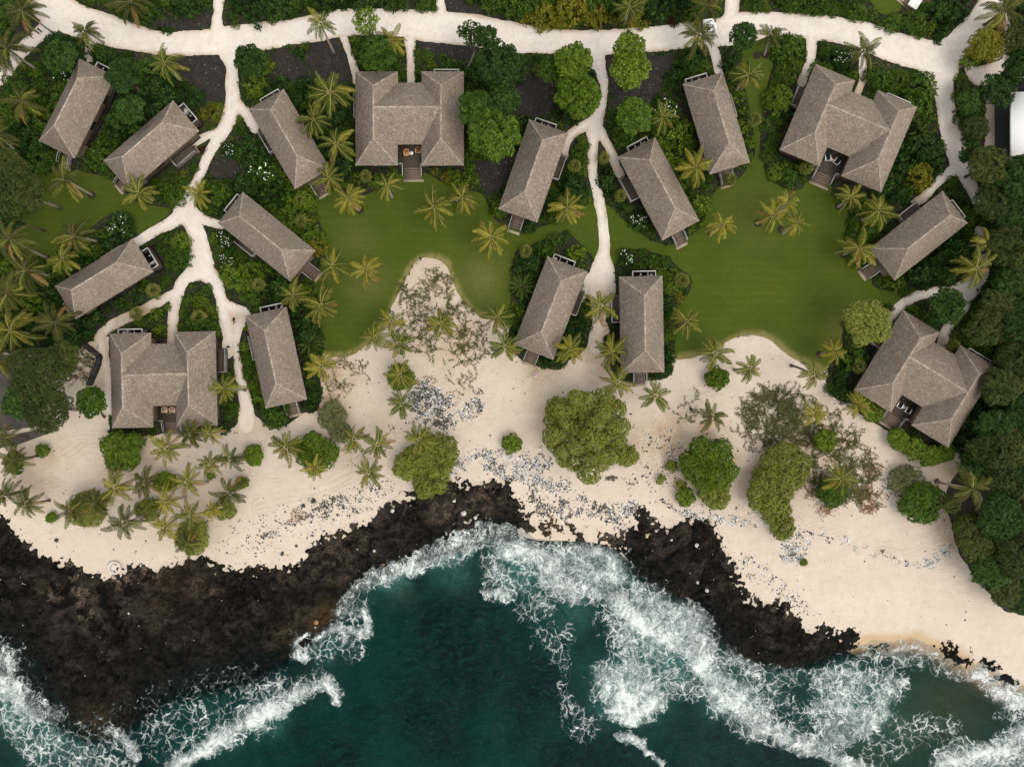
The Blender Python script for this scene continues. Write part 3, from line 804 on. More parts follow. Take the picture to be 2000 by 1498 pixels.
# ---- soil
m_soil, n, l, b = nmat("soil")
nz = noise(n, l, 1.3, 6, 0.7, vec=wpos(n)); nz2 = noise(n, l, 14, 3, 0.7, vec=wpos(n))
c = mixc(n, l, mrange(n, l, nz.outputs[0], 0.35, 0.65), (0.016, 0.012, 0.009), (0.045, 0.032, 0.022))
c = mixc(n, l, mrange(n, l, nz2.outputs[0], 0.35, 0.7), (0.02, 0.016, 0.011), c)
l.new(c, b.inputs[0]); b.inputs["Roughness"].default_value = 0.95
l.new(bump(n, l, nz2.outputs[0], 0.8, 0.12), b.inputs["Normal"])

ext = np.array([-2500, -1200, -600])
ux = np.concatenate([ext / S * 1.0, np.arange(-300, 2301, 12), 2000 - ext / S])
uy = np.concatenate([[-30000, -12000, -4000], np.arange(-300, 1900, 12), [2600, 6000, 30000]])
UX, UY = np.meshgrid(ux, uy)
dS = shore_d(UX, UY)
UZ = terrain(np.clip(UX, -600, 2600), np.clip(UY, -400, 1900), dS) - 0.06
UZ = UZ - 0.25 * (1 - sstep(-10, 110, dS)) - 2.2 * (1 - sstep(20, 190, dS)) * sstep(720, 560, UX)
V = np.stack([(UX - 1000) * S, (749 - UY) * S, UZ], axis=-1).reshape(-1, 3)
ny, nx = UX.shape
idx = np.arange(nx * ny).reshape(ny, nx)
Q = np.stack([idx[1:, :-1], idx[1:, 1:], idx[:-1, 1:], idx[:-1, :-1]], axis=-1).reshape(-1, 4)
tag(link(bpy.data.objects.new("ground", mesh_from("ground", V, Q, [m_soil], smooth=True))), kind='structure')

# ---- sand of the beach
m_sand, n, l, b = nmat("beach_sand")
P_ = wpos(n)
nz = noise(n, l, 0.25, 6, 0.6, vec=P_); fine = noise(n, l, 7, 5, 0.75, vec=P_); speck = noise(n, l, 11, 2, 0.5, vec=P_)
c = mixc(n, l, mrange(n, l, nz.outputs[0], 0.3, 0.7), (0.50, 0.43, 0.355), (0.60, 0.53, 0.45))
c = mixc(n, l, mrange(n, l, fine.outputs[0], 0.25, 0.75), (0.46, 0.39, 0.315), c)
mot = noise(n, l, 0.9, 6, 0.7, 0.5, vec=P_)
c = mixc(n, l, mrange(n, l, mot.outputs[0], 0.42, 0.66, 0.0, 0.55), c, (0.44, 0.36, 0.295))
trk = attr(n, "track")
c = mixc(n, l, mth(n, l, 'MULTIPLY', trk, 0.38), c, (0.33, 0.26, 0.195))
c = mixc(n, l, attr(n, "litter"), c, (0.34, 0.235, 0.15))
big = noise(n, l, 2.6, 5, 0.7, vec=P_)
c = mixc(n, l, mth(n, l, 'MULTIPLY', mrange(n, l, big.outputs[0], 0.5, 0.68), attr(n, "litter")), c, (0.22, 0.15, 0.09))
c = mixc(n, l, mth(n, l, 'MULTIPLY', mrange(n, l, speck.outputs[0], 0.70, 0.76), 0.55), c, (0.12, 0.09, 0.065))
wet = attr(n, "wet")
c = mixc(n, l, wet, c, (0.40, 0.285, 0.17))
l.new(c, b.inputs[0])
l.new(mrange(n, l, wet, 0, 1, 0.95, 0.55), b.inputs["Roughness"])
b.inputs["Specular IOR Level"].default_value = 0.2
wv = n.new("ShaderNodeTexWave"); wv.wave_type = 'BANDS'; wv.bands_direction = 'Y'
wv.inputs["Scale"].default_value = 0.75; wv.inputs["Distortion"].default_value = 9; wv.inputs["Detail"].default_value = 3; wv.inputs["Detail Scale"].default_value = 0.35
l.new(P_, wv.inputs["Vector"])
hh = mth(n, l, 'SUBTRACT', mth(n, l, 'MULTIPLY_ADD', wv.outputs[1], 0.2, mth(n, l, 'ADD', fine.outputs[0], mot.outputs[0])), mth(n, l, 'MULTIPLY', trk, 1.5))
l.new(bump(n, l, hh, 0.55, 0.12), b.inputs["Normal"])

LITTER = [(1310,860,60,.75),(1370,850,50,.6),(1060,725,40,.5),(1050,780,40,.3),(660,735,45,.6),(195,700,25,.6),(195,760,30,.35),(70,905,70,.35),(60,950,50,.35),(380,1000,70,.3),(300,985,60,.3),(1860,920,45,.5),(1865,1000,40,.75),(1875,1050,30,.7),(1160,650,50,.6),(1165,610,40,.5),(1180,700,40,.45),(1470,930,40,.6),(1440,900,20,.5),(700,900,40,.25),(740,830,50,.3),(1230,860,40,.35),(300,890,60,.35),(230,925,40,.5),(840,540,60,.35),(870,650,90,.45),(1600,880,90,.35),(880,760,60,.25),(1080,830,50,.4),(280,870,50,.3),(500,820,40,.3),(1320,905,40,.5),(40,640,120,.55),(650,790,45,.6),(1570,940,50,.3)]
def litter(X, Y):
    s = np.zeros(X.shape)
    for x, y, r, a in LITTER:
        s = np.maximum(s, a * np.exp(-((X - x) ** 2 + (Y - y) ** 2) / (r * r)))
    return np.clip(s * (1.0 + 0.9 * fbm(X / 22, Y / 22, 8, 4)), 0, 1)
def wetness(X, Y):
    d = shore_d(X, Y)
    return np.clip((1 - sstep(10, 34, d + fbm(X / 40, Y / 40, 3, 3) * 18)) * sstep(1000, 1200, Y), 0, 1)
TRACKS = [[(480,840),(560,905),(680,890),(800,840),(930,800),(1040,770),(1130,740),(1160,690)],[(500,990),(620,960),(760,900),(860,850),(960,815),(1080,790)],[(60,930),(120,960),(200,950),(260,915),(330,910),(440,930),(560,940)],
 [(110,880),(150,850),(210,855),(235,890)],[(120,900),(160,868),(205,872)],[(1060,720),(1150,745),(1260,770),(1380,770),(1460,740)],[(1600,770),(1690,830),(1740,880),(1830,920)],[(1240,880),(1270,930),(1330,960),(1420,1000),(1520,1020)],[(1540,1010),(1650,1045),(1760,1080),(1850,1050)],[(470,760),(478,830),(520,860)]]
def tracks(X, Y):
    m = np.zeros(X.shape); wx = X + fbm(X / 50, Y / 50, 61, 3) * 12; wy = Y + fbm(X / 50, Y / 50, 62, 3) * 12
    for t_ in TRACKS:
        d = sd_line(wx, wy, smooth_pts(t_, False, 4))
        for o_ in (4.0, 15.0):
            m = np.maximum(m, np.exp(-((d - o_) / 2.6) ** 2) * (.75 if o_ < 9 else .5))
    return np.clip(m * (.55 + 1.3 * fbm(X / 30, Y / 30, 63, 3)), 0, 1)
bx = np.arange(-300, 2300, 4.0); by_ = np.arange(480, 1700, 4.0)
BX, BY = np.meshgrid(bx, by_)
sdb = sd_poly(BX, BY, smooth_pts(BEACH, True, 2))
for cpoly in BED_CUT:
    sdb = np.maximum(sdb, -sd_poly(BX, BY, smooth_pts(cpoly, True, 3)))
sdb = sdb + (fbm(BX / 26, BY / 26, 1, 4) * 5 + fbm(BX / 7, BY / 7, 2, 2) * 2.2) * 0.6
_d = shore_d(BX, BY)
sdb = sdb - 9 * sstep(16, 5, grid_at(sd_lawn, BX, BY))
_lim = np.where((BX > 1010) & (BX < 1225), 2.0, 34.0) - 74 * sstep(1600, 1720, BX)
sdb = np.maximum(sdb, _lim - _d)
sdb = np.maximum(sdb, -(sd_poly(BX, BY, smooth_pts(LAVA, True, 2)) + 24 + 22 * np.exp(-(((BX - 1110) / 110) ** 2 + ((BY - 1025) / 40) ** 2)) * 9))
o = iso_mesh("beach", sdb, lambda x, y: terrain(x, y) + fbm(x / 9, y / 9, 4, 2) * 0.05 - 0.07 * sstep(9, 1, grid_at(sd_lawn, x, y)), [m_sand], BX, BY, {"litter": litter, "wet": wetness, "track": tracks}, off=0.035)
tag(o, kind='structure')

# ---- crushed coral roads and paths
m_path, n, l, b = nmat("coral_path")
P_ = wpos(n)
nz = noise(n, l, 0.4, 5, 0.6, vec=P_); fine = noise(n, l, 9, 4, 0.7, vec=P_)
edge = attr(n, "edge")
c = mixc(n, l, mrange(n, l, nz.outputs[0], 0.3, 0.7), (0.58, 0.53, 0.485), (0.65, 0.605, 0.565))
pm = noise(n, l, 1.1, 6, 0.7, 0.6, vec=P_)
c = mixc(n, l, mrange(n, l, pm.outputs[0], 0.45, 0.68, 0.0, 0.5), c, (0.47, 0.40, 0.335))
c = mixc(n, l, attr(n, "earthy"), c, (0.30, 0.228, 0.16))
c = mixc(n, l, attr(n, "sandy"), c, (0.53, 0.46, 0.38))
c = mixc(n, l, edge, c, (0.36, 0.27, 0.185))
c = mixc(n, l, mth(n, l, 'MULTIPLY', mrange(n, l, fine.outputs[0], 0.25, 0.6, 1, 0), 0.35), c, (0.45, 0.37, 0.29))
l.new(c, b.inputs[0]); b.inputs["Roughness"].default_value = 0.95; b.inputs["Specular IOR Level"].default_value = 0.15
l.new(bump(n, l, fine.outputs[0], 0.35, 0.05), b.inputs["Normal"])
EARTHY = [(260,615,60,.9),(205,680,50,.8),(1172,590,40,.8),(1160,640,60,.8),(470,622,25,.6),(1568,155,18,.8),(1935,245,60,.9),(1678,170,25,.4),(803,140,22,.5),(690,140,20,.4),(350,600,30,.4),(1930,40,30,.35),(1390,95,12,.2),(338,650,30,.5),(465,690,30,.3),(1210,345,18,.6),(1100,300,18,.6),(1800,390,18,.5),(20,120,40,.3),(1840,665,20,.6),(1725,640,15,.5),(1915,500,40,.3),(1885,370,40,.25)]
def earthy(X, Y):
    s = np.zeros(X.shape)
    for x, y, r, a in EARTHY:
        s = np.maximum(s, a * np.exp(-((X - x) ** 2 + (Y - y) ** 2) / (r * r)))
    return np.clip(s * (1 + 0.6 * fbm(X / 14, Y / 14, 9, 3)), 0, 1)
def pedge(X, Y):
    return np.clip(sstep(-9, 1, grid_at(sd_path, X, Y)) * sstep(-25, 0, grid_at(sd_beach, X, Y)) * (0.55 + 0.9 * fbm(X / 40, Y / 40, 6, 3)), 0, 1)
flat = lambda x, y: terrain(x, y)
o = iso_mesh("path", sd_path_w, flat, [m_path], attrs={"earthy": earthy, "edge": pedge, "sandy": lambda x, y: sstep(8, -22, grid_at(sd_beach, x, y))}, off=0.065)
tag(o, kind='structure')

# ---- lawn
m_lawn, n, l, b = nmat("lawn_grass")
P_ = wpos(n)
nz = noise(n, l, 0.17, 7, 0.66, 0.6, vec=P_); fine = noise(n, l, 5, 6, 0.75, vec=P_)
mow = n.new("ShaderNodeTexWave"); mow.wave_type = 'BANDS'; mow.bands_direction = 'Y'
mow.inputs["Scale"].default_value = 0.25; mow.inputs["Distortion"].default_value = 6; mow.inputs["Detail"].default_value = 2; mow.inputs["Detail Scale"].default_value = 0.2
l.new(P_, mow.inputs["Vector"])
c = mixc(n, l, mrange(n, l, nz.outputs[0], 0.3, 0.7), (0.044, 0.070, 0.006), (0.088, 0.103, 0.011))
c = mixc(n, l, mth(n, l, 'MULTIPLY', mow.outputs[1], 0.40), c, (0.040, 0.066, 0.007))
c = mixc(n, l, mrange(n, l, fine.outputs[0], 0.3, 0.7), (0.038, 0.058, 0.007), c)
c = mixc(n, l, attr(n, "dry"), c, (0.17, 0.15, 0.055))
l.new(c, b.inputs[0]); b.inputs["Roughness"].default_value = 0.9; b.inputs["Specular IOR Level"].default_value = 0.1
l.new(bump(n, l, fine.outputs[0], 0.6, 0.06), b.inputs["Normal"])
DRY = [(945,545,45,.35),(720,550,40,.3),(1700,490,20,.2),(1480,430,60,.12),(1640,640,30,.25),(700,470,40,.15)]
def dry(X, Y):
    s = 0.9 * (1 - sstep(0, 14, grid_at(sd_beach, X, Y) + 4 * fbm(X / 12, Y / 12, 3, 2)))
    for x, y, r, a in DRY:
        s = np.maximum(s, a * np.exp(-((X - x) ** 2 + (Y - y) ** 2) / (r * r)))
    return np.clip(s, 0, 1) * (0.7 + 0.6 * vnoise(X / 5, Y / 5, 4))
sd_lawn_f = np.maximum(sd_lawn_w, -(sd_path_w + 1.0))
o = iso_mesh("lawn", sd_lawn_f, flat, [m_lawn], attrs={"dry": dry}, off=0.05)
tag(o, kind='structure')

# ---- paved courts
m_court = simple_mat("court_paving", (0.05, 0.042, 0.035), 0.85, 0.25, 1.2)
def sheet(name, pts, z, mat, th=0.0):
    mb = MB()
    top = [W(x, y, 0)[:2] + (z,) for x, y in pts][::-1]
    mb.poly(top)
    if th:
        n_ = len(top)
        low = [(p[0], p[1], z - th) for p in top]
        for i in range(n_):
            mb.poly([low[i], low[(i + 1) % n_], top[(i + 1) % n_], top[i]])
    me = mb.mesh(name, mat)
    return link(bpy.data.objects.new(name, me))
tag(sheet("court", [(-140,700),(30,692),(78,705),(92,760),(78,832),(-140,862)], 0.10, m_court), kind='structure')
tag(sheet("court", [(30,848),(80,838),(100,845),(30,870),(-140,900),(-140,872)], 0.105, m_court), kind='structure')
m_terr = simple_mat("terrace_paving", (0.24, 0.19, 0.155), 0.85, 0.15, 1.5)

# ---- lava shore
m_lava, n, l, b = nmat("lava_rock")
P_ = wpos(n)
nz = noise(n, l, 0.35, 8, 0.68, 1.0, vec=P_); fine = noise(n, l, 3.2, 8, 0.8, 0.6, vec=P_)
vor = n.new("ShaderNodeTexVoronoi"); vor.feature = 'DISTANCE_TO_EDGE'; vor.inputs["Scale"].default_value = 0.28
wp = n.new("ShaderNodeVectorMath"); wp.operation = 'MULTIPLY_ADD'
l.new(nz.outputs[1], wp.inputs[0]); wp.inputs[1].default_value = (3, 3, 0); l.new(P_, wp.inputs[2])
l.new(wp.outputs[0], vor.inputs["Vector"])
c = mixc(n, l, mrange(n, l, nz.outputs[0], 0.40, 0.60), (0.003, 0.0028, 0.0025), (0.034, 0.028, 0.0225))
c = mixc(n, l, mrange(n, l, fine.outputs[0], 0.34, 0.60), (0.0012, 0.0012, 0.0012), c)
c = mixc(n, l, mrange(n, l, vor.outputs[0], 0.0, 0.05, 0.75, 0.0), c, (0.005, 0.005, 0.005))
sheet_n = noise(n, l, 0.16, 6, 0.62, 1.5, vec=P_)
c = mixc(n, l, mth(n, l, 'MULTIPLY', mrange(n, l, sheet_n.outputs[0], 0.50, 0.62), mrange(n, l, fine.outputs[0], 0.38, 0.56)), c, (0.064, 0.050, 0.039))
wetv = attr(n, "wet")
c = mixc(n, l, mth(n, l, 'MULTIPLY', wetv, 0.85), c, (0.0035, 0.0048, 0.0048))
sf = attr(n, "sandfill"); spk = noise(n, l, 5.5, 4, 0.75, 0.3, vec=P_)
c = mixc(n, l, mth(n, l, 'MULTIPLY', sf, mrange(n, l, spk.outputs[0], 0.47, 0.58)), c, (0.36, 0.275, 0.20))
al = attr(n, "algae")
c = mixc(n, l, mth(n, l, 'MULTIPLY', al, mrange(n, l, fine.outputs[0], 0.35, 0.6)), c, (0.10, 0.062, 0.022))
l.new(c, b.inputs[0])
l.new(mrange(n, l, wetv, 0, 1, 0.9, 0.35), b.inputs["Roughness"])
b.inputs["Specular IOR Level"].default_value = 0.1
l.new(bump(n, l, mth(n, l, 'ADD', fine.outputs[0], mrange(n, l, vor.outputs[0], 0, 0.12)), 1.0, 0.5), b.inputs["Normal"])
lx = np.arange(-320, 2100, 2.6); ly = np.arange(905, 1490, 2.6)
LX, LY = np.meshgrid(lx, ly)
sdl = sd_poly(LX, LY, smooth_pts(LAVA, True, 2))
for r_ in REEF: sdl = np.minimum(sdl, sd_poly(LX, LY, smooth_pts(r_, True, 3)))
dl = shore_d(LX, LY)
big = fbm(LX / 38, LY / 38, 11, 5); mid = fbm(LX / 13, LY / 13, 12, 4); cr = fbm(LX / 5.5, LY / 5.5, 13, 3)
ridge = 1 - np.abs(fbm(LX / 22, LY / 22, 14, 4)) * 2.2
k = sstep(16, -26, sdl + big * 30 + mid * 30 + cr * 26)
# the inland lobe: rubble where the bay meets the sand is patchy
inter = np.exp(-(((LX - 1110) / 95) ** 2 + ((LY - 1030) / 34) ** 2))
k = k * (1 - inter * sstep(-0.1, 0.12, mid + cr * 0.4) * 0.95)
seaw = sstep(20, -50, dl)
LZ = terrain(LX, LY, dl) - 0.5 + k * (0.95 + 0.55 * big + 0.60 * mid + 0.50 * cr + 0.12 * ridge - 0.30 * seaw) 
LZ = LZ - 0.85 * sstep(150, 25, dl + big * 45) * sstep(660, 520, LX)
keep = (sdl < 34)
kc = keep[:-1, :-1] | keep[1:, :-1] | keep[:-1, 1:] | keep[1:, 1:]
ny, nx = LX.shape
idx = np.arange(nx * ny).reshape(ny, nx)
jj, ii = np.nonzero(kc)
Q = np.stack([idx[jj + 1, ii], idx[jj + 1, ii + 1], idx[jj, ii + 1], idx[jj, ii]], axis=1)
used = np.zeros(nx * ny, bool); used[Q.reshape(-1)] = True
rm = np.cumsum(used) - 1
jit = rng.normal(0, 0.35, (2, ny, nx))
V = np.stack([(LX + jit[0] - 1000) * S, (749 - LY - jit[1]) * S, LZ], axis=-1).reshape(-1, 3)[used]
wet_l = sstep(75, -5, dl + big * 40)
wet_l = np.maximum(wet_l, .9 * sstep(150, 60, dl + big * 70) * sstep(640, 420, LX))
SANDF = [(130,1150,30,.8),(165,1165,22,1),(170,1200,20,.8),(140,1130,30,.7),(240,1125,25,.8),(300,1110,30,.6),(880,1000,40,.45),(910,985,20,.6),(1100,1000,40,.9),(1180,1030,40,.8),(650,1080,60,.35),(700,1050,40,.35),(950,970,30,.5),(400,1140,30,.6),(100,1160,16,.8),(1270,1030,16,.5),(620,1110,50,.25),(1060,1020,30,.6),(1500,1190,25,.4),(1530,1200,20,.4),(560,1120,40,.2)]
sfil = np.zeros(LX.shape)
for x, y, r, a in SANDF: sfil = np.maximum(sfil, a * np.exp(-((LX - x) ** 2 + (LY - y) ** 2) / (r * r)))
sfil = np.clip(sfil * sstep(0.05, -0.18, mid + cr * .5) * 1.4 + 0.22 * sstep(-22, 4, sdl) * sstep(0.02, -0.15, mid + cr * .6) * (dl > 40), 0, 1)
ALG = [(640,1205,30,.9),(615,1220,18,.9),(560,1245,25,.5),(600,1345,30,.8),(180,1410,40,.6),(760,1150,20,.6),(1070,1035,35,.7),(590,1340,20,.8),(340,1130,60,.25),(1540,1320,30,.35),(1450,1300,25,.3),(1330,1170,20,.4)]
alg = np.zeros(LX.shape)
for x, y, r, a in ALG: alg = np.maximum(alg, a * np.exp(-((LX - x) ** 2 + (LY - y) ** 2) / (r * r)))
me = mesh_from("lava_shore", V, rm[Q], [m_lava], smooth=False, attrs={"wet": wet_l.reshape(-1)[used], "sandfill": sfil.reshape(-1)[used], "algae": alg.reshape(-1)[used]})
tag(link(bpy.data.objects.new("lava_shore", me)), kind='structure')
def lava_top(px, py):
    i = np.clip(np.round((np.asarray(px) - lx[0]) / 2.6).astype(int), 0, nx_l - 1); j = np.clip(np.round((np.asarray(py) - ly[0]) / 2.6).astype(int), 0, ny_l - 1)
    return LZ[j, i]
ny_l, nx_l = LX.shape

# ---- the sea
m_sea, n, l, b = nmat("sea_water")
P_ = wpos(n)
dens = attr(n, "foam"); crs = attr(n, "crest"); aer = attr(n, "aerated"); oliv = attr(n, "olive"); dep = attr(n, "depth")
warp = noise(n, l, 0.33, 4, 0.6, vec=P_); warp2 = noise(n, l, 1.15, 5, 0.68, vec=P_)
w1 = n.new("ShaderNodeVectorMath"); w1.operation = 'MULTIPLY_ADD'
l.new(warp.outputs[1], w1.inputs[0]); w1.inputs[1].default_value = (4.2, 4.2, 0); l.new(P_, w1.inputs[2])
w2 = n.new("ShaderNodeVectorMath"); w2.operation = 'MULTIPLY_ADD'
l.new(warp2.outputs[1], w2.inputs[0]); w2.inputs[1].default_value = (1.5, 1.5, 0); l.new(w1.outputs[0], w2.inputs[2])
def lace(scale, vec, wdt):
    v = n.new("ShaderNodeTexVoronoi"); v.feature = 'DISTANCE_TO_EDGE'; v.voronoi_dimensions = '2D'; v.inputs["Scale"].default_value = scale
    l.new(vec, v.inputs["Vector"])
    return mrange(n, l, v.outputs[0], 0.0, wdt, 1.0, 0.0, True)
def mul(a, b_): return mth(n, l, 'MULTIPLY', a, b_)
def add(a, b_): return mth(n, l, 'ADD', a, b_)
clump = noise(n, l, 0.45, 8, 0.70, 1.2, vec=w1.outputs[0]); grain = noise(n, l, 3.4, 5, 0.78, 0.8, vec=P_); patch = noise(n, l, 0.22, 4, 0.6, 0.6, vec=P_)
stk = n.new("ShaderNodeMapping"); stk.inputs["Rotation"].default_value = (0, 0, math.radians(38)); stk.inputs["Scale"].default_value = (2.2, 0.42, 1)
l.new(w1.outputs[0], stk.inputs[0])
streak = noise(n, l, 1.0, 6, 0.72, 0.9, vec=stk.outputs[0])
dn = add(dens, mth(n, l, 'MULTIPLY', mth(n, l, 'SUBTRACT', 1.0, mul(crs, 0.8)), mth(n, l, 'MULTIPLY_ADD', patch.outputs[0], 0.6, mth(n, l, 'MULTIPLY_ADD', streak.outputs[0], 0.75, -0.675))))
dn = mth(n, l, 'MULTIPLY', dn, mrange(n, l, dens, 0.03, 0.2, 0, 1))
wd = mrange(n, l, dn, 0.1, 1.0, 0.085, 0.30)
la = lace(0.70, w2.outputs[0], wd); lb = lace(1.6, w2.outputs[0], mul(wd, 1.2)); lc = lace(3.3, w2.outputs[0], mul(wd, 1.5))
fa = mul(la, mul(mrange(n, l, dn, 0.10, 0.34), mrange(n, l, clump.outputs[0], 0.36, 0.58, 0.0, 1.0)))
fb = mul(lb, mul(mrange(n, l, dn, 0.26, 0.60), mrange(n, l, clump.outputs[0], 0.38, 0.62, 0.0, 1.0)))
fc = mul(lc, mul(mrange(n, l, dn, 0.42, 0.80), mrange(n, l, grain.outputs[0], 0.38, 0.60, 0.0, 0.95)))
ccore = mrange(n, l, mth(n, l, 'MULTIPLY_ADD', clump.outputs[0], 1.5, mth(n, l, 'MULTIPLY_ADD', grain.outputs[0], 1.1, add(crs, -1.62))), 0.30, 0.95, 0, 0.96, True)
milk = mul(mrange(n, l, dn, 0.35, 0.95, 0, 0.34), mrange(n, l, streak.outputs[0], 0.34, 0.68))
core = mrange(n, l, add(dn, mth(n, l, 'MULTIPLY_ADD', clump.outputs[0], 1.1, mth(n, l, 'MULTIPLY_ADD', grain.outputs[0], 0.5, -0.80))), 0.66, 1.02, 0, 1, True)
fm = mth(n, l, 'MAXIMUM', mth(n, l, 'MAXIMUM', fa, fb), mth(n, l, 'MAXIMUM', fc, core))
fm = add(fm, mul(mul(fb, fc), 0.3))
fm = mth(n, l, 'MAXIMUM', mth(n, l, 'MAXIMUM', fm, ccore), milk)
fm = mul(fm, mul(mrange(n, l, grain.outputs[0], 0.25, 0.6, 0.62, 1.0), mrange(n, l, streak.outputs[0], 0.33, 0.56, 0.5, 1.0)))
fm = mth(n, l, 'MINIMUM', fm, 1.0)
pat = add(mul(la, 0.4), mul(lb, 0.3))
# wind flecks
st = n.new("ShaderNodeMapping"); st.inputs["Rotation"].default_value = (0, 0, math.radians(-55)); st.inputs["Scale"].default_value = (0.45, 2.6, 1)
l.new(w1.outputs[0], st.inputs[0])
fl = noise(n, l, 1.0, 5, 0.7, vec=st.outputs[0])
flk = mth(n, l, 'MULTIPLY', mrange(n, l, fl.outputs[0], 0.66, 0.82), 0.10)
bigw = noise(n, l, 0.055, 4, 0.6, vec=P_)
c = mixc(n, l, mrange(n, l, bigw.outputs[0], 0.40, 0.60), (0.0004, 0.0062, 0.0078), (0.0009, 0.0185, 0.0145))
c = mixc(n, l, mth(n, l, 'MULTIPLY', oliv, mrange(n, l, warp2.outputs[0], 0.3, 0.7, 0.6, 1)), c, (0.020, 0.031, 0.015))
c = mixc(n, l, mth(n, l, 'MULTIPLY', aer, mrange(n, l, clump.outputs[0], 0.25, 0.7)), c, (0.055, 0.175, 0.155))
c = mixc(n, l, mth(n, l, 'MULTIPLY', mrange(n, l, dens, 0.1, 0.8), 0.5), c, (0.018, 0.062, 0.062))
c = mixc(n, l, mth(n, l, 'MULTIPLY', mrange(n, l, fl.outputs[0], 0.46, 0.70), 0.6), c, (0.0035, 0.036, 0.029))
c = mixc(n, l, flk, c, (0.25, 0.32, 0.25))
c = mixc(n, l, fm, c, (0.70, 0.74, 0.74))
l.new(c, b.inputs[0])
l.new(mrange(n, l, fm, 0, 1, 0.22, 0.8), b.inputs["Roughness"])
b.inputs["Specular IOR Level"].default_value = 0.035
rp = noise(n, l, 1.1, 6, 0.65, 0.5, vec=w1.outputs[0])
hgt = mth(n, l, 'ADD', mth(n, l, 'MULTIPLY', rp.outputs[0], 0.8), mth(n, l, 'MULTIPLY', mth(n, l, 'MULTIPLY', fm, pat), 0.9))
l.new(bump(n, l, hgt, 0.55, 0.35), b.inputs["Normal"])
tb = n.new("ShaderNodeBsdfTransparent")
mx = n.new("ShaderNodeMixShader")
alpha = mth(n, l, 'MAXIMUM', mrange(n, l, dep, 0.0, 1.2, 0.12, 1.0), fm, clamp=True)
l.new(alpha, mx.inputs[0]); l.new(tb.outputs[0], mx.inputs[1]); l.new(b.outputs[0], mx.inputs[2])
l.new(mx.outputs[0], n["Material Output"].inputs[0])

sx = np.concatenate([[-30000, -9000, -3000, -900], np.arange(-320, 2330, 3.9), [2900, 5000, 12000, 30000]])
sy = np.concatenate([np.arange(1000, 1700, 3.9), [2200, 4000, 9000, 30000]])
SX, SY = np.meshgrid(sx, sy)
dsea = shore_d(SX, SY)
swx = SX + fbm(SX / 30, SY / 30, 21, 4) * 17; swy = SY + fbm(SX / 30, SY / 30, 22, 4) * 17
foam = np.zeros(SX.shape); crest_h = np.zeros(SX.shape)
for cpts in CREST:
    pts = smooth_pts(cpts, False, 3)
    m = np.full(SX.shape, -9.0)
    for (x0, y0, r0), (x1, y1, r1) in zip(pts[:-1], pts[1:]):
        d, t = d_seg(swx, swy, x0, y0, x1, y1)
        r = np.maximum(r0 + (r1 - r0) * t, 1.0)
        np.maximum(m, 1 - d / (r * 2.5 + 5), out=m)
    v = 0.42 * sstep(0.0, 0.35, m) + 0.44 * sstep(0.28, 0.85, m)
    foam = np.maximum(foam, v)
    crest_h = np.maximum(crest_h, sstep(0.15, 1.0, m))
for dn, pts in LACE:
    sd = sd_poly(swx, swy, smooth_pts(pts, True, 3))
    v = dn * 0.90 * sstep(20, -26, sd + fbm(SX / 20, SY / 20, 23, 3) * 14)
    foam = np.maximum(foam, v)
foam = np.clip(foam * (1 + 0.35 * fbm(SX / 45, SY / 45, 24, 4)), 0, 1.06)
edgef = sstep(-14, 4, dsea + fbm(SX / 25, SY / 25, 26, 3) * 20) * 0.30
foam = np.maximum(foam, edgef * (SX > 560))
aer = np.zeros(SX.shape)
for x, y, r, a in AERATED: aer = np.maximum(aer, a * np.exp(-((swx - x) ** 2 + (swy - y) ** 2) / (r * r)))
oli = np.zeros(SX.shape)
for x, y, r, a in OLIVE: oli = np.maximum(oli, a * np.exp(-((swx - x) ** 2 + (swy - y) ** 2) / (r * r * 1.2)))
SZ = SEA_Z + fbm(SX / 55, SY / 55, 25, 4) * 0.22 + crest_h * (0.40 + 0.35 * fbm(SX / 9, SY / 9, 27, 3)) + np.clip(foam, 0, 1) * 0.08
bottom = np.maximum(terrain(SX, SY, dsea), -8)
li = (SX > lx[0]) & (SX < lx[-1]) & (SY > ly[0]) & (SY < ly[-1])
bottom = np.where(li, np.maximum(bottom, lava_top(SX, SY)), bottom)
depth = np.clip(SEA_Z - bottom, 0, 5)
V = np.stack([(SX - 1000) * S, (749 - SY) * S, SZ], axis=-1).reshape(-1, 3)
ny, nx = SX.shape
idx = np.arange(nx * ny).reshape(ny, nx)
near = dsea < 75
kc = near[:-1, :-1] | near[1:, 1:]
jj, ii = np.nonzero(kc)
Q = np.stack([idx[jj + 1, ii], idx[jj + 1, ii + 1], idx[jj, ii + 1], idx[jj, ii]], axis=1)
used = np.zeros(nx * ny, bool); used[Q.reshape(-1)] = True
rm = np.cumsum(used) - 1
f_ = lambda a: a.reshape(-1)[used]
me = mesh_from("sea", V[used], rm[Q], [m_sea], smooth=True, attrs={"foam": f_(foam), "crest": f_(crest_h), "aerated": f_(aer), "olive": f_(oli), "depth": f_(depth)})
tag(link(bpy.data.objects.new("sea", me)), kind='structure')
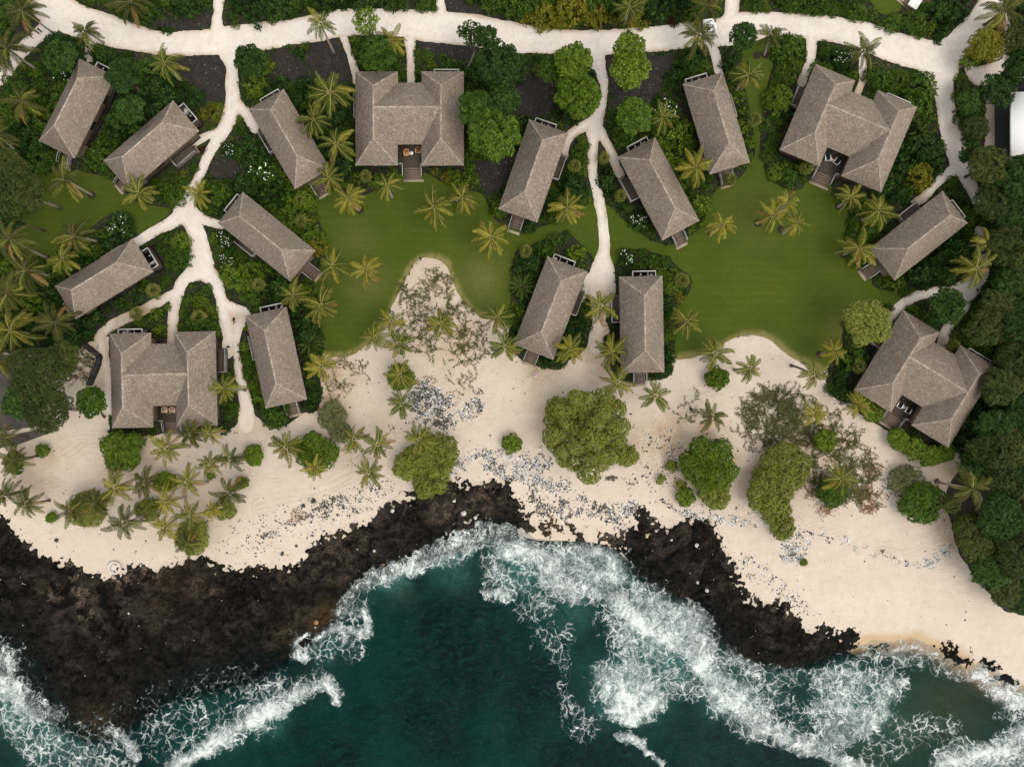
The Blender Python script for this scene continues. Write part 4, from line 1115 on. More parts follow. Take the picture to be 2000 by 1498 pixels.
# ------------------------------------------------------------------ buildings
m_shingle, n, l, b = nmat("weathered_shingle")
g = n.new("ShaderNodeNewGeometry")
r = ramp(n, [(0.0, (0.19, 0.148, 0.118)), (0.35, (0.248, 0.198, 0.160)), (0.7, (0.295, 0.240, 0.196)), (0.92, (0.345, 0.286, 0.236)), (1.0, (0.40, 0.34, 0.285))])
l.new(g.outputs["Random Per Island"], r.inputs[0])
wn1 = noise(n, l, 0.5, 4, 0.6, vec=g.outputs["Position"]); wn2 = noise(n, l, 5, 4, 0.7, vec=g.outputs["Position"])
c = mixc(n, l, mrange(n, l, wn1.outputs[0], 0.35, 0.65, 0.0, 0.35), r.outputs[0], (0.21, 0.165, 0.135))
c = mixc(n, l, mrange(n, l, wn2.outputs[0], 0.3, 0.7, 0.25, 0.0), c, (0.12, 0.10, 0.085))
oi = n.new("ShaderNodeObjectInfo"); wt = noise(n, l, 0.16, 5, 0.65, 0.8, vec=g.outputs["Position"])
c = mixc(n, l, mrange(n, l, oi.outputs["Random"], 0, 1, 0.0, 0.22), c, (0.155, 0.125, 0.102))
c = mixc(n, l, mrange(n, l, wt.outputs[0], 0.5, 0.72, 0.0, 0.4), c, (0.13, 0.112, 0.088))
l.new(c, b.inputs[0]); b.inputs["Roughness"].default_value = 0.9; b.inputs["Specular IOR Level"].default_value = 0.15
m_cap, n, l, b = nmat("ridge_shingle")
g = n.new("ShaderNodeNewGeometry")
r = ramp(n, [(0.0, (0.20, 0.162, 0.128)), (0.5, (0.265, 0.22, 0.18)), (1.0, (0.36, 0.31, 0.26))])
l.new(g.outputs["Random Per Island"], r.inputs[0]); l.new(r.outputs[0], b.inputs[0]); b.inputs["Roughness"].default_value = 0.9
m_under = simple_mat("roof_underside", (0.06, 0.045, 0.035), 0.9)
m_fascia = simple_mat("fascia_timber", (0.16, 0.12, 0.09), 0.8)
m_wall = simple_mat("timber_wall", (0.14, 0.095, 0.06), 0.8, 0.2, 2.0)
m_deck = simple_mat("deck_timber", (0.075, 0.058, 0.045), 0.75, 0.3, 4.0)
m_deck2 = simple_mat("weathered_deck_timber", (0.135, 0.10, 0.078), 0.8, 0.25, 4.0)
m_stone = simple_mat("pale_step_stone", (0.30, 0.24, 0.175), 0.85, 0.15)
m_rail = simple_mat("grey_white_rail", (0.36, 0.355, 0.34), 0.6, 0.08)
m_white = simple_mat("white_paint", (0.80, 0.80, 0.79), 0.45, 0.03)
m_screen = simple_mat("dark_stained_screen", (0.045, 0.036, 0.030), 0.8, 0.2)
m_dark = simple_mat("dark_slate_floor", (0.020, 0.021, 0.022), 0.6, 0.3)
m_glass, n, l, b = nmat("dark_glass")
b.inputs["Base Color"].default_value = (0.02, 0.025, 0.03, 1); b.inputs["Roughness"].default_value = 0.08

def unit(v): 
    v = np.asarray(v, float); return v / np.linalg.norm(v)
def shingles(planes, r_):
    """planes: (eave point A, eave point B, polygon): courses of single shingles laid up the slope"""
    V = []; F = []
    for poly in planes:
        poly = [np.array(p, float) for p in poly]
        A, B = poly[0], poly[1]                      # the eave
        u = unit(B - A)
        nrm = unit(np.cross(B - A, poly[-1] - A))
        if nrm[2] < 0: nrm = -nrm
        up = np.cross(nrm, u)
        if up[2] < 0: up = -up
        P2 = [((p - A) @ u, (p - A) @ up) for p in poly]
        top = max(q[1] for q in P2)
        e = 0.20; k = 0
        yv = -0.06
        while yv < top - 0.03:
            ym = max(yv + 0.1, 0.02)
            if ym >= top: break
            xs = []
            for i in range(len(P2)):
                (x0, y0), (x1, y1) = P2[i], P2[(i + 1) % len(P2)]
                if (y0 > ym) != (y1 > ym):
                    xs.append(x0 + (x1 - x0) * (ym - y0) / (y1 - y0))
            xs.sort()
            for a, bb in zip(xs[::2], xs[1::2]):
                x = a - r_.random() * 0.1
                while x < bb - 0.02:
                    w = 0.13 + r_.random() * 0.17
                    x2 = min(x + w, bb + 0.02)
                    jt = (r_.random() - 0.5) * 0.05
                    lift = 0.03 + r_.random() * 0.035
                    ln = e + 0.07
                    o = len(V)
                    y0 = yv + jt
                    for xx, yy, hh in ((x + .008, y0, lift), (x2 - .008, y0, lift), (x2 - .008, min(y0 + ln, top + 0.02), 0.006), (x + .008, min(y0 + ln, top + 0.02), 0.006), (x + .008, y0, 0.0), (x2 - .008, y0, 0.0)):
                        V.append(A + u * xx + up * yy + nrm * hh)
                    F.append((o, o + 1, o + 2, o + 3)); F.append((o + 4, o + 5, o + 1, o))
                    x = x2
            yv += e; k += 1
    return mesh_from("shingles", np.array(V), np.array(F), [m_shingle])

def ridge_caps(a, b_, n1, n2, r_):
    """a row of saddle shingles along the line a-b; n1, n2: directions (down both slopes)"""
    a = np.array(a, float); b_ = np.array(b_, float)
    L = np.linalg.norm(b_ - a); d = (b_ - a) / L
    n1 = unit(n1); n2 = unit(n2)
    V = []; F = []; x = 0.0
    while x < L:
        ln = 0.26 + r_.random() * 0.08
        w1, w2 = 0.13 + r_.random() * .05, 0.13 + r_.random() * .05
        p = a + d * x; q = a + d * min(x + ln + 0.05, L)
        z0, z1 = np.array([0, 0, 0.10]), np.array([0, 0, 0.065])
        o = len(V)
        V += [p + n1 * w1 + z0 * .5, p + z0, p + n2 * w2 + z0 * .5, q + n1 * w1 + z1 * .5, q + z1, q + n2 * w2 + z1 * .5]
        F += [(o, o + 1, o + 4, o + 3), (o + 1, o + 2, o + 5, o + 4)]
        x += ln
    return mesh_from("ridge_cap", np.array(V), np.array(F), [m_cap])

def roof_body(planes, eaves):
    """sheathing, fascia band and soffit"""
    mb = MB(); mi = []
    for p in planes:
        mb.poly(p); mi.append(0)
    t = 0.22
    for (a, b_) in eaves:
        mb.poly([(a[0], a[1], a[2] - t), (b_[0], b_[1], b_[2] - t), b_, a]); mi.append(1)
    low = [(a[0], a[1], a[2] - t) for a, _ in eaves]
    mb.poly(low[::-1]); mi.append(0)
    return mesh_from("roof", mb.v, mb.f, [m_under, m_fascia], mi)

def planks(name, x0, x1, y0, y1, z, mat, along='x', w=0.14, gap=0.012, th=0.05):
    mb = MB()
    if along == 'x':
        y = y0
        while y < y1 - 0.03:
            mb.box(x0, x1, y + gap / 2, min(y + w, y1) - gap / 2, z - th - random.random() * .004, z + random.random() * 0.006); y += w
    else:
        x = x0
        while x < x1 - 0.03:
            mb.box(x + gap / 2, min(x + w, x1) - gap / 2, y0, y1, z - th, z + random.random() * 0.006); x += w
    return mb.mesh(name, mat)

def rail_parts(parent, pts, z0, h, name="railing", mat=None, posts=True):
    """a handrail along pts with thin posts; returns nothing"""
    mat = mat or m_rail
    mb = MB()
    for a, b_ in zip(pts[:-1], pts[1:]):
        mb.bar((a[0], a[1], a[2] + h), (b_[0], b_[1], b_[2] + h), 0.08, 0.06)
        mb.bar((a[0], a[1], a[2] + h * .5), (b_[0], b_[1], b_[2] + h * .5), 0.04, 0.04)
        L = (Vector(b_) - Vector(a)).length
        k = max(1, int(L / 1.1))
        for i in range(k + 1):
            p = Vector(a).lerp(Vector(b_), i / k)
            mb.box(p.x - .03, p.x + .03, p.y - .03, p.y + .03, p.z, p.z + h - .03)
    o = part(name, mb.mesh(name, mat), parent)
    return o

ZE = 3.2      # eave height
def shower_yard(parent, x0, x1, y0, y1, basin_x):
    """open bath yard behind the house: screen walls, dark floor, white basin"""
    mb = MB(); t = 0.08; h = 2.35
    mb.box(x0, x1, y1 - t, y1, 0.0, h); mb.box(x0, x0 + t, y0, y1 - t, 0.0, h); mb.box(x1 - t, x1, y0, y1 - t, 0.0, h)
    s = part("bath_screen", mb.mesh("bath_screen", m_screen), parent)
    cp = MB(); cp.box(x0 - .03, x1 + .03, y1 - t - .03, y1 + .05, h, h + .07); cp.box(x0 - .03, x0 + t + .02, y0, y1 - t - .03, h, h + .07); cp.box(x1 - t - .02, x1 + .03, y0, y1 - t - .03, h, h + .07)
    part("screen_cap", cp.mesh("screen_cap", m_rail), s)
    fl = MB(); fl.box(x0 + t, x1 - t, y0 - 1.0, y1 - t, 0.05, 0.42)
    part("bath_floor", fl.mesh("bath_floor", m_dark), parent)
    dv = MB(); xm = x0 + (x1 - x0) * (0.30 if basin_x < (x0 + x1) / 2 else 0.68); dv.box(xm - .04, xm + .04, y0 - .6, y1 - t, .42, 2.2)
    part("divider", dv.mesh("divider", m_rail), parent)
    tb = MB(); tb.tube([(basin_x, y1 - .55, .42), (basin_x, y1 - .55, 1.2), (basin_x, y1 - .55, 1.26), (basin_x, y1 - .55, 1.42)], [.12, .12, .30, .33], 12)
    part("basin", tb.mesh("basin", m_white), parent)
    sh = MB(); xs = x0 + (x1 - x0) * (0.62 if basin_x < (x0 + x1) / 2 else 0.36)
    sh.tube([(xs, y1 - .12, .5), (xs, y1 - .12, 2.2), (xs, y1 - .5, 2.25)], [.02, .02, .02], 5); sh.disc((xs, y1 - .5), .13, 2.16, 2.2, 10)
    part("shower_pipe", sh.mesh("shower_pipe", m_rail), parent)

def door_parts(parent, x0, x1, y, z0, z1, n_):
    w = (x1 - x0) / n_
    for i in range(n_):
        mb = MB(); a, b_ = x0 + i * w + .04, x0 + (i + 1) * w - .04
        mb.box(a, b_, y - .02, y + .02, z0, z1)
        d = part("sliding_door", mb.mesh("sliding_door", m_glass), parent)
        fr = MB()
        for q in ((a, a + .06, z0, z1), (b_ - .06, b_, z0, z1)): fr.box(q[0], q[1], y - .045, y + .045, q[2], q[3])
        fr.box(a + .06, b_ - .06, y - .045, y + .045, z1 - .07, z1); fr.box(a + .06, b_ - .06, y - .045, y + .045, z0, z0 + .07)
        part("door_frame", fr.mesh("door_frame", m_fascia), d)

kB = S * (HC - ZE) / HC
BW, BL, RISE = 79.5 * kB, 182.0 * kB, 2.6
def make_bungalow():
    root = empty("bungalow")
    r_ = random.Random(3)
    x, y, z = BW / 2, BL / 2, ZE
    ins = BW / 2
    R0, R1 = (0, -y + ins, z + RISE), (0, y - ins, z + RISE)
    SW, SE, NE, NW = (-x, -y, z), (x, -y, z), (x, y, z), (-x, y, z)
    planes = [[SW, SE, R0], [SE, NE, R1, R0], [NE, NW, R1], [NW, SW, R0, R1]]
    roof = part("roof", roof_body(planes, [(SW, SE), (SE, NE), (NE, NW), (NW, SW)]), root)
    tag(part("shingles", shingles(planes, r_), roof), kind='stuff')
    part("ridge_cap", ridge_caps(R0, R1, (-1, 0, -.8), (1, 0, -.8), r_), roof)
    for c_, rr in ((SW, R0), (SE, R0), (NE, R1), (NW, R1)):
        sx = 1 if c_[0] > 0 else -1; sy = 1 if c_[1] > 0 else -1
        part("hip_cap", ridge_caps(c_, rr, (sx, 0, -.75), (0, sy, -.75), r_), roof)
    # walls
    wx, wy0, wy1, z0, z1 = x - 0.75, -y + 2.6, y - 0.75, 0.55, z + 0.25
    t = .16
    mb = MB(); mb.box(-wx, -wx + t, wy0, wy1, z0, z1); mb.box(wx - t, wx, wy0, wy1, z0, z1); mb.box(-wx + t, wx - t, wy1 - t, wy1, z0, z1); mb.box(-wx + t, -wx + t + .5, wy0, wy0 + t, z0, z1); mb.box(wx - t - .5, wx - t, wy0, wy0 + t, z0, z1)
    part("wall", mb.mesh("wall", m_wall), root)
    door_parts(root, -wx + t + .5, wx - t - .5, wy0 + .08, z0, 2.75, 3)
    for yy in (-1.2, 3.4):
        for sx in (-1, 1):
            if sx < 0 and yy > 0: continue
            w = MB(); w.box(sx * wx - .03, sx * wx + .03, yy - .7, yy + .7, 1.3, 2.5)
            part("window", w.mesh("window", m_glass), root)
    # floor and porch
    fb = MB(); fb.box(-wx, wx, wy0, wy1, 0.05, z0 - .004)
    part("floor_slab", fb.mesh("floor_slab", m_dark), root)
    tag(part("decking", planks("decking", -wx, wx, -y + .35, wy0, z0, m_deck2, 'x'), root), kind='stuff')
    for sx in (-1, 1):
        pm = MB(); pm.box(sx * (wx - .1) - .08, sx * (wx - .1) + .08, -y + .5, -y + .66, z0, z - .05)
        part("porch_post", pm.mesh("porch_post", m_fascia), root)
    # seaward steps: short boardwalk and treads between two rails
    sw = 0.88; yf = -y + .35
    tag(part("boardwalk", planks("boardwalk", -sw, sw, yf - 1.05, yf, z0 - .02, m_deck2, 'x'), root), kind='stuff')
    for i in range(3):
        s_ = MB(); zt = z0 - .16 * (i + 1); s_.box(-sw, sw, yf - 1.05 - .34 * (i + 1), yf - 1.05 - .34 * i - .004, zt - .06, zt)
        part("step", s_.mesh("step", m_deck2), root)
    s_ = MB(); s_.box(-sw - .1, sw + .1, yf - 1.05 - 1.02 - .45, yf - 1.05 - 1.02 - .01, -.08, .12)
    part("landing_stone", s_.mesh("landing_stone", m_stone), root)
    for sx in (-1, 1):
        rail_parts(root, [(sx * (sw + .07), yf - .1, z0 - .02), (sx * (sw + .07), yf - 1.05, z0 - .02), (sx * (sw + .07), yf - 2.0, z0 - .45)], 0, .95)
    # entry deck on the left with a white rail
    ex0, ex1, ey0, ey1 = -x - .98, -wx - .01, .5, 4.3
    tag(part("entry_deck", planks("entry_deck", ex0, ex1, ey0, ey1, z0 - .05, m_deck, 'y'), root), kind='stuff')
    s_ = MB(); s_.box(ex0, -x + .5, ey1 + .005, ey1 + .45, .12, .30)
    part("entry_step", s_.mesh("entry_step", m_deck2), root)
    rail_parts(root, [(ex0 + .05, ey1, z0 - .05), (ex0 + .05, ey0 + .05, z0 - .05), (ex1 - .1, ey0 + .05, z0 - .05)], 0, 1.0, "entry_rail")
    shower_yard(root, -x + 2.05, x - .75, y - .75, y + .95, x - 1.15)
    return root

def copy_tree(o, parent=None):
    c_ = o.copy()
    COL.objects.link(c_)
    if parent is not None: c_.parent = parent
    for ch in list(o.children): copy_tree(ch, c_)
    return c_

DECKS = []      # plan outlines of porches, entry decks and bath yards
FOOT = []       # plan footprints (ground pixels) of the buildings, for planting
def place_house(root, corners, mirror, w0, l0, label, cat, group):
    P3 = [np.array(W(cx, cy, ZE)[:2]) for cx, cy in corners]     # landward left, landward right, sea right, sea left
    ctr = sum(P3) / 4
    upv = (P3[0] + P3[1] - P3[2] - P3[3]) / 2
    rv = (P3[1] + P3[2] - P3[0] - P3[3]) / 2
    L, Wd = np.linalg.norm(upv), np.linalg.norm(rv)
    ang = math.atan2(upv[1], upv[0]) - math.pi / 2
    root.location = (ctr[0], ctr[1], 0)
    root.rotation_euler = (0, 0, ang)
    root.scale = ((-1 if mirror else 1) * Wd / w0, L / l0, 1)
    tag(root, label, cat, group)
    FOOT.append([(p[0] / S + 1000, 749 - p[1] / S) for p in P3])
    ca, sa = math.cos(ang), math.sin(ang); mx = root.scale[0]
    boxes = [(-1.15, 1.15, -l0 / 2 - 2.25, -l0 / 2 + 1), (-w0 / 2 - 1.05, -w0 / 2 + .5, .4, 4.8), (-w0 / 2 + 2.0, w0 / 2 - .7, l0 / 2 - .5, l0 / 2 + 1.0)] if l0 < w0 * 3 and cat == "bungalow" else [(-1.6, 1.75, -l0 / 2 - 1.75, -l0 / 2 + 3), (-w0 / 2 - .9, -w0 / 2 + .5, .8, 4.7), (w0 / 2 - 4.6, w0 / 2 - .7, l0 / 2 - .5, l0 / 2 + .9)]
    for x0, x1, y0, y1 in boxes:
        q = [((ctr[0] + x * mx * ca - y * L / l0 * sa) / S + 1000, 749 - (ctr[1] + x * mx * sa + y * L / l0 * ca) / S) for x, y in ((x0, y0), (x1, y0), (x1, y1), (x0, y1))]
        DECKS.append(q)
    return root

bung = make_bungalow()
for i, (a, b_, c_, d_, mir, lab) in enumerate(BUNG):
    o = bung if i == 0 else None
    if i: o = copy_tree(bung)
    place_house(o, (a, b_, c_, d_), mir, BW, BL, lab, "bungalow", "grey shingled bungalows with open bath yards")

VW, VL = 210 * kB, 181 * kB
def make_villa():
    root = empty("villa")
    r_ = random.Random(5)
    X, Y, z = VW / 2, VL / 2, ZE
    ww = 81 * kB; hw = ww / 2; zr = z + RISE
    nt, nb = Y - 22 * kB, -Y + 41 * kB          # notch edges
    yc = (nt + nb) / 2
    xr = X - hw                                    # wing ridge
    xi = X - ww                                    # wing inner eave
    planes = []; eaves = []; caps = []
    RNL, RSL, RNR, RSR = (-xr, Y - hw, zr), (-xr, -Y + hw, zr), (xr, Y - hw, zr), (xr, -Y + hw, zr)
    JL, JR = (-xr, yc, zr), (xr, yc, zr)
    TL0, TL1, TR0, TR1 = (-X, Y, z), (-xi, Y, z), (xi, Y, z), (X, Y, z)
    BL0, BL1, BR0, BR1 = (-X, -Y, z), (-xi, -Y, z), (xi, -Y, z), (X, -Y, z)
    NTL, NTR, NBL, NBR = (-xi, nt, z), (xi, nt, z), (-xi, nb, z), (xi, nb, z)
    planes += [[TL0, BL0, RSL, RNL], [TL1, TL0, RNL], [BL0, BL1, RSL], [NTL, TL1, RNL, JL], [BL1, NBL, JL, RSL]]
    planes += [[BR1, TR1, RNR, RSR], [TR1, TR0, RNR], [BR0, BR1, RSR], [TR0, NTR, JR, RNR], [NBR, BR0, RSR, JR]]
    planes += [[NTR, NTL, JL, JR], [NBL, NBR, JR, JL]]
    loop = [BL0, BL1, NBL, NBR, BR0, BR1, TR1, TR0, NTR, NTL, TL1, TL0]
    eaves = list(zip(loop, loop[1:] + loop[:1]))
    roof = part("roof", roof_body(planes, eaves), root)
    tag(part("shingles", shingles(planes, r_), roof), kind='stuff')
    sl = -.8
    part("ridge_cap", ridge_caps(RSL, RNL, (-1, 0, sl), (1, 0, sl), r_), roof)
    part("ridge_cap", ridge_caps(RSR, RNR, (-1, 0, sl), (1, 0, sl), r_), roof)
    part("ridge_cap", ridge_caps(JL, JR, (0, -1, -.6), (0, 1, -.6), r_), roof)
    for c_, rr in ((TL0, RNL), (TL1, RNL), (BL0, RSL), (BL1, RSL), (TR0, RNR), (TR1, RNR), (BR0, RSR), (BR1, RSR)):
        sx = 1 if c_[0] > rr[0] else -1; sy = 1 if c_[1] > 0 else -1
        part("hip_cap", ridge_caps(c_, rr, (sx, 0, -.75), (0, sy, -.75), r_), roof)
    # walls: two wings and the middle hall
    z0, z1, t, q = .55, z + .25, .16, .75
    for sx in (-1, 1):
        a, b_ = sorted((sx * (X - q), sx * (xi + q * .6)))
        mb = MB(); y0, y1 = -Y + q, Y - q
        mb.box(a, a + t, y0, y1, z0, z1); mb.box(b_ - t, b_, y0, y1, z0, z1); mb.box(a + t, b_ - t, y0, y0 + t, z0, z1); mb.box(a + t, b_ - t, y1 - t, y1, z0, z1)
        part("wall", mb.mesh("wall", m_wall), root)
        w = MB(); w.box((a + b_) / 2 - 1.2, (a + b_) / 2 + 1.2, y0 - .03, y0 + .03, 1.2, 2.6)
        part("window", w.mesh("window", m_glass), root)
        for yy in (-3, 0, 3):
            w = MB(); w.box(sx * (X - q) - .03, sx * (X - q) + .03, yy - .7, yy + .7, 1.3, 2.5)
            part("window", w.mesh("window", m_glass), root)
    door_parts(root, -xi - q * .6, xi + q * .6, nb + 1.0, z0, 2.75, 4)
    mb = MB(); mb.box(-xi - q * .6, xi + q * .6, nt - q, nt - q + t, z0, z1)
    part("back_wall", mb.mesh("back_wall", m_wall), root)
    fb = MB()
    fb.box(-X + q, -xi - q * .6, -Y + q, Y - q, .05, z0 - .004); fb.box(xi + q * .6, X - q, -Y + q, Y - q, .05, z0 - .004); fb.box(-xi - q * .6, xi + q * .6, nb + 1.0, nt - q, .05, z0 - .004)
    part("floor_slab", fb.mesh("floor_slab", m_dark), root)
    # deck in the seaward notch and wide steps with white rails
    dx = xi + q * .6
    tag(part("decking", planks("decking", -dx, dx, -Y + .55, nb + 1.0, z0, m_deck, 'x'), root), kind='stuff')
    sx0, sx1 = -1.36, 1.42; yf = -Y + .55
    for i in range(5):
        s_ = MB(); zt = z0 - .09 * (i + 1); s_.box(sx0, sx1, yf - .36 * (i + 1), yf - .36 * i - .005, zt - .07, zt)
        part("step", s_.mesh("step", m_deck2), root)
    s_ = MB(); s_.box(sx0 - .05, sx1 + .3, yf - 1.8 - .34, yf - 1.81, -.08, .10)
    part("landing_stone", s_.mesh("landing_stone", m_stone), root)
    rail_parts(root, [(-dx + .35, yf + .28, z0), (sx0 - .06, yf + .28, z0), (sx0 - .06, yf - 1.4, .15)], 0, .95)
    rail_parts(root, [(dx - .35, yf + .28, z0), (sx1 + .06, yf + .28, z0), (sx1 + .06, yf - 1.4, .15)], 0, .95)
    ex0, ex1, ey0, ey1 = -X - .75, -X + q - .01, .9, 4.6
    tag(part("entry_deck", planks("entry_deck", ex0, ex1, ey0, ey1, z0 - .05, m_deck, 'y'), root), kind='stuff')
    rail_parts(root, [(ex0 + .05, ey1, z0 - .05), (ex0 + .05, ey0 + .05, z0 - .05), (ex1 - .1, ey0 + .05, z0 - .05)], 0, 1.0, "entry_rail")
    shower_yard(root, xi + 1.75, X - .75, Y - .75, Y + .75, X - 1.1)
    return root
vil = make_villa()
V_OBJ = []
for i, (a, b_, c_, d_, mir, lab) in enumerate(VILLA):
    o = vil if i == 0 else copy_tree(vil)
    V_OBJ.append(place_house(o, (a, b_, c_, d_), mir, VW, VL, lab, "villa", "large H-shaped villas"))

# white flat-roofed house at the right edge
wr = empty("house", W(2040, 245, 0))
def box_px(mb, x0, y0, x1, y1, z0, z1, org, zr=None):
    a = W(x0, y0, z1 if zr is None else zr); b_ = W(x1, y1, z1 if zr is None else zr)
    mb.box(min(a[0], b_[0]) - org[0], max(a[0], b_[0]) - org[0], min(a[1], b_[1]) - org[1], max(a[1], b_[1]) - org[1], z0, z1)
og = wr.location
mb = MB(); box_px(mb, 1975, 180, 2120, 305, 3.6, 3.9, og); part("flat_roof", mb.mesh("flat_roof", m_white), wr)
mb = MB(); box_px(mb, 1973.5, 178.5, 2122, 306.5, 3.3, 3.595, og, 3.6); part("fascia", mb.mesh("fascia", m_dark), wr)
mb = MB(); box_px(mb, 1990, 190, 2120, 295, 0.3, 3.295, og, 2.0); part("wall", mb.mesh("wall", m_dark), wr)
mb = MB(); box_px(mb, 1945, 182, 2130, 328, -0.02, 0.30, og); part("terrace", mb.mesh("terrace", m_dark), wr)
mb = MB(); box_px(mb, 1985, 157, 2120, 179, -0.02, 0.5, og); part("side_terrace", mb.mesh("side_terrace", m_dark), wr)
mb = MB(); mb.bar(np.array(W(1978, 157.5, 1.0)) - np.array(og) + np.array([0, 0, 1.0]), np.array(W(2120, 157.5, 1.0)) - np.array(og) + np.array([0, 0, 1.0]), .1, .06); part("railing", mb.mesh("railing", m_rail), wr)
tag(wr, "white flat-roofed house with dark terrace cut by the right edge", "house")
FOOT.append([(1945, 157), (2130, 157), (2130, 330), (1945, 330)])

# paved terrace at the top right
TP = [(1738,-20),(1745,-2),(1782,28),(1822,2),(1840,-25)]
t_ = sheet("terrace", TP, 0.14, m_terr, 0.2); tag(t_, kind='structure')
FOOT.append(TP)

# dark stone garden wall left of the lower left villa
m_blackstone = simple_mat("black_stone", (0.022, 0.021, 0.020), 0.85, 0.4, 3)
mb = MB()
wl = [(168,672),(180,682),(199,696),(196,712),(186,735),(178,752)]
wp_ = [np.array(W(x, y, 0)) for x, y in wl]
for a, b_ in zip(wp_[:-1], wp_[1:]): mb.bar(a + np.array([0, 0, .55]), b_ + np.array([0, 0, .55]), .5, 1.1)
o = link(bpy.data.objects.new("garden_wall", mb.mesh("garden_wall", m_blackstone)))
tag(o, "low black stone wall with an angle, left of the lower left villa", "wall")

# fire ring on the black rock
m_coral = simple_mat("bleached_coral", (0.50, 0.46, 0.41), 0.85, 0.12, 4)
ring = empty("stone_ring", W(225, 1108, 0.0))
zt = 0.25
k_ = 0
for rad, cnt, sz in ((.62, 16, .2), (1.06, 26, .24)):
    for i in range(cnt):
        th = 2 * math.pi * i / cnt + random.random() * .1
        if rad < .9 and 2.4 < th < 4.2: continue
        sb = MB(); s_ = sz * (0.8 + .4 * random.random())
        sb.tube([(0, 0, -.1), (0, 0, 0.02), (0, 0, s_ * .55), (0, 0, s_ * .8)], [s_ * .8, s_, s_ * .85, s_ * .35], 6)
        st_ = part("stone", sb.mesh("stone", m_coral if rad > .9 or i % 3 else m_blackstone), ring)
        st_.location = (math.cos(th) * rad, math.sin(th) * rad, zt - .05); st_.rotation_euler = (0, 0, th)
mb = MB(); mb.disc((0, 0), 1.0, -.6, zt - .02, 20)
part("sand_bed", mb.mesh("sand_bed", simple_mat("white_sand", (.58, .53, .48), .95)), ring)
ring.scale = (.84, .84, 1)
tag(ring, "round white stone ring at the edge of the black rock", "fire pit")

# ------------------------------------------------------------------ furniture on the decks
m_teak = simple_mat("pale_teak", (.52, .40, .27), .6, .12, 5)
m_orange = simple_mat("tan_cushion", (.36, .17, .07), .8, .12, 6)
m_rust = simple_mat("rust_cushion", (.22, .085, .05), .8, .12, 6)
m_peach = simple_mat("peach_cushion", (.42, .25, .16), .8, .12, 6)
m_black = simple_mat("black_cushion", (.015, .015, .016), .8, .12, 6)
def make_chair(cushion, arm_mat, name="armchair"):
    root = empty(name)
    w, d = .40, .42
    mb = MB(); mb.box(-w + .08, w - .08, -d + .04, d - .10, .30, .44); part("seat", mb.mesh("seat", cushion), root)
    mb = MB(); mb.bar((0, d - .09, .42), (0, d + .02, .82), 2 * w - .16, .10); part("backrest", mb.mesh("backrest", cushion), root)
    for s_ in (-1, 1):
        mb = MB(); mb.box(s_ * w - .06, s_ * w + .06, -d, d, .58, .64); part("armrest", mb.mesh("armrest", arm_mat), root)
        for yy in (-d + .05, d - .05):
            mb = MB(); mb.box(s_ * w - .035, s_ * w + .035, yy - .035, yy + .035, 0, .58); part("leg", mb.mesh("leg", arm_mat), root)
    mb = MB(); mb.box(-w + .06, w - .06, d - .02, d + .06, .52, .60); mb.box(-w + .06, w - .06, -d + .0, -d + .06, .24, .32); part("frame", mb.mesh("frame", arm_mat), root)
    return root
def make_table(mat, r=.27):
    root = empty("side_table")
    mb = MB(); mb.disc((0, 0), r, .46, .50, 16); part("table_top", mb.mesh("table_top", mat), root)
    mb = MB(); mb.disc((0, 0), .05, .03, .46, 8); part("stem", mb.mesh("stem", m_rail), root)
    mb = MB(); mb.disc((0, 0), r * .7, 0, .03, 12); part("base", mb.mesh("base", m_rail), root)
    return root
DZ = .557
def on_deck(o, px, py, deg, label, cat, grp=None):
    o.location = W(px, py, DZ); o.rotation_euler = (0, 0, math.radians(deg)); tag(o, label, cat, grp)
on_deck(make_chair(m_orange, m_teak), 795, 300.5, 15, "tan armchair left of the white side table on the top middle villa's deck", "armchair")
on_deck(make_chair(m_rust, m_teak), 818, 295.5, -8, "rust armchair half under the right eave of the top middle villa's deck", "armchair")
on_deck(make_table(m_white), 804.5, 301, 0, "round white side table between the two armchairs at top middle", "side table")
on_deck(make_chair(m_black, m_white), 1614, 310, 4, "white-armed black chair left of the pink table on the upper right deck", "armchair")
on_deck(make_chair(m_black, m_white), 1632.5, 317, -40, "white-armed black chair right of the pink table on the upper right deck", "armchair")
on_deck(make_table(simple_mat("pink_table_top", (.55, .38, .32), .6), .25), 1622, 314, 0, "round pink side table on the upper right villa's deck", "side table")
on_deck(make_chair(m_black, m_white), 1754.5, 791, -30, "white-armed black chair left of the grey table on the lower right deck", "armchair")
on_deck(make_chair(m_black, m_white), 1770.5, 801, -30, "white-armed black chair right of the grey table on the lower right deck", "armchair")
on_deck(make_table(simple_mat("grey_table_top", (.40, .40, .38), .6), .25), 1762, 795, 0, "round grey side table on the lower right villa's deck", "side table")
on_deck(make_chair(m_peach, m_teak), 325, 800.5, 0, "peach armchair standing free on the lower left villa's deck", "armchair")
on_deck(make_chair(m_peach, m_teak), 340.5, 800.5, 0, "peach armchair half hidden by the right eave on the lower left villa's deck", "armchair")
on_deck(make_table(m_peach, .2), 333.5, 799, 0, "small peach side table between the armchairs at lower left", "side table")

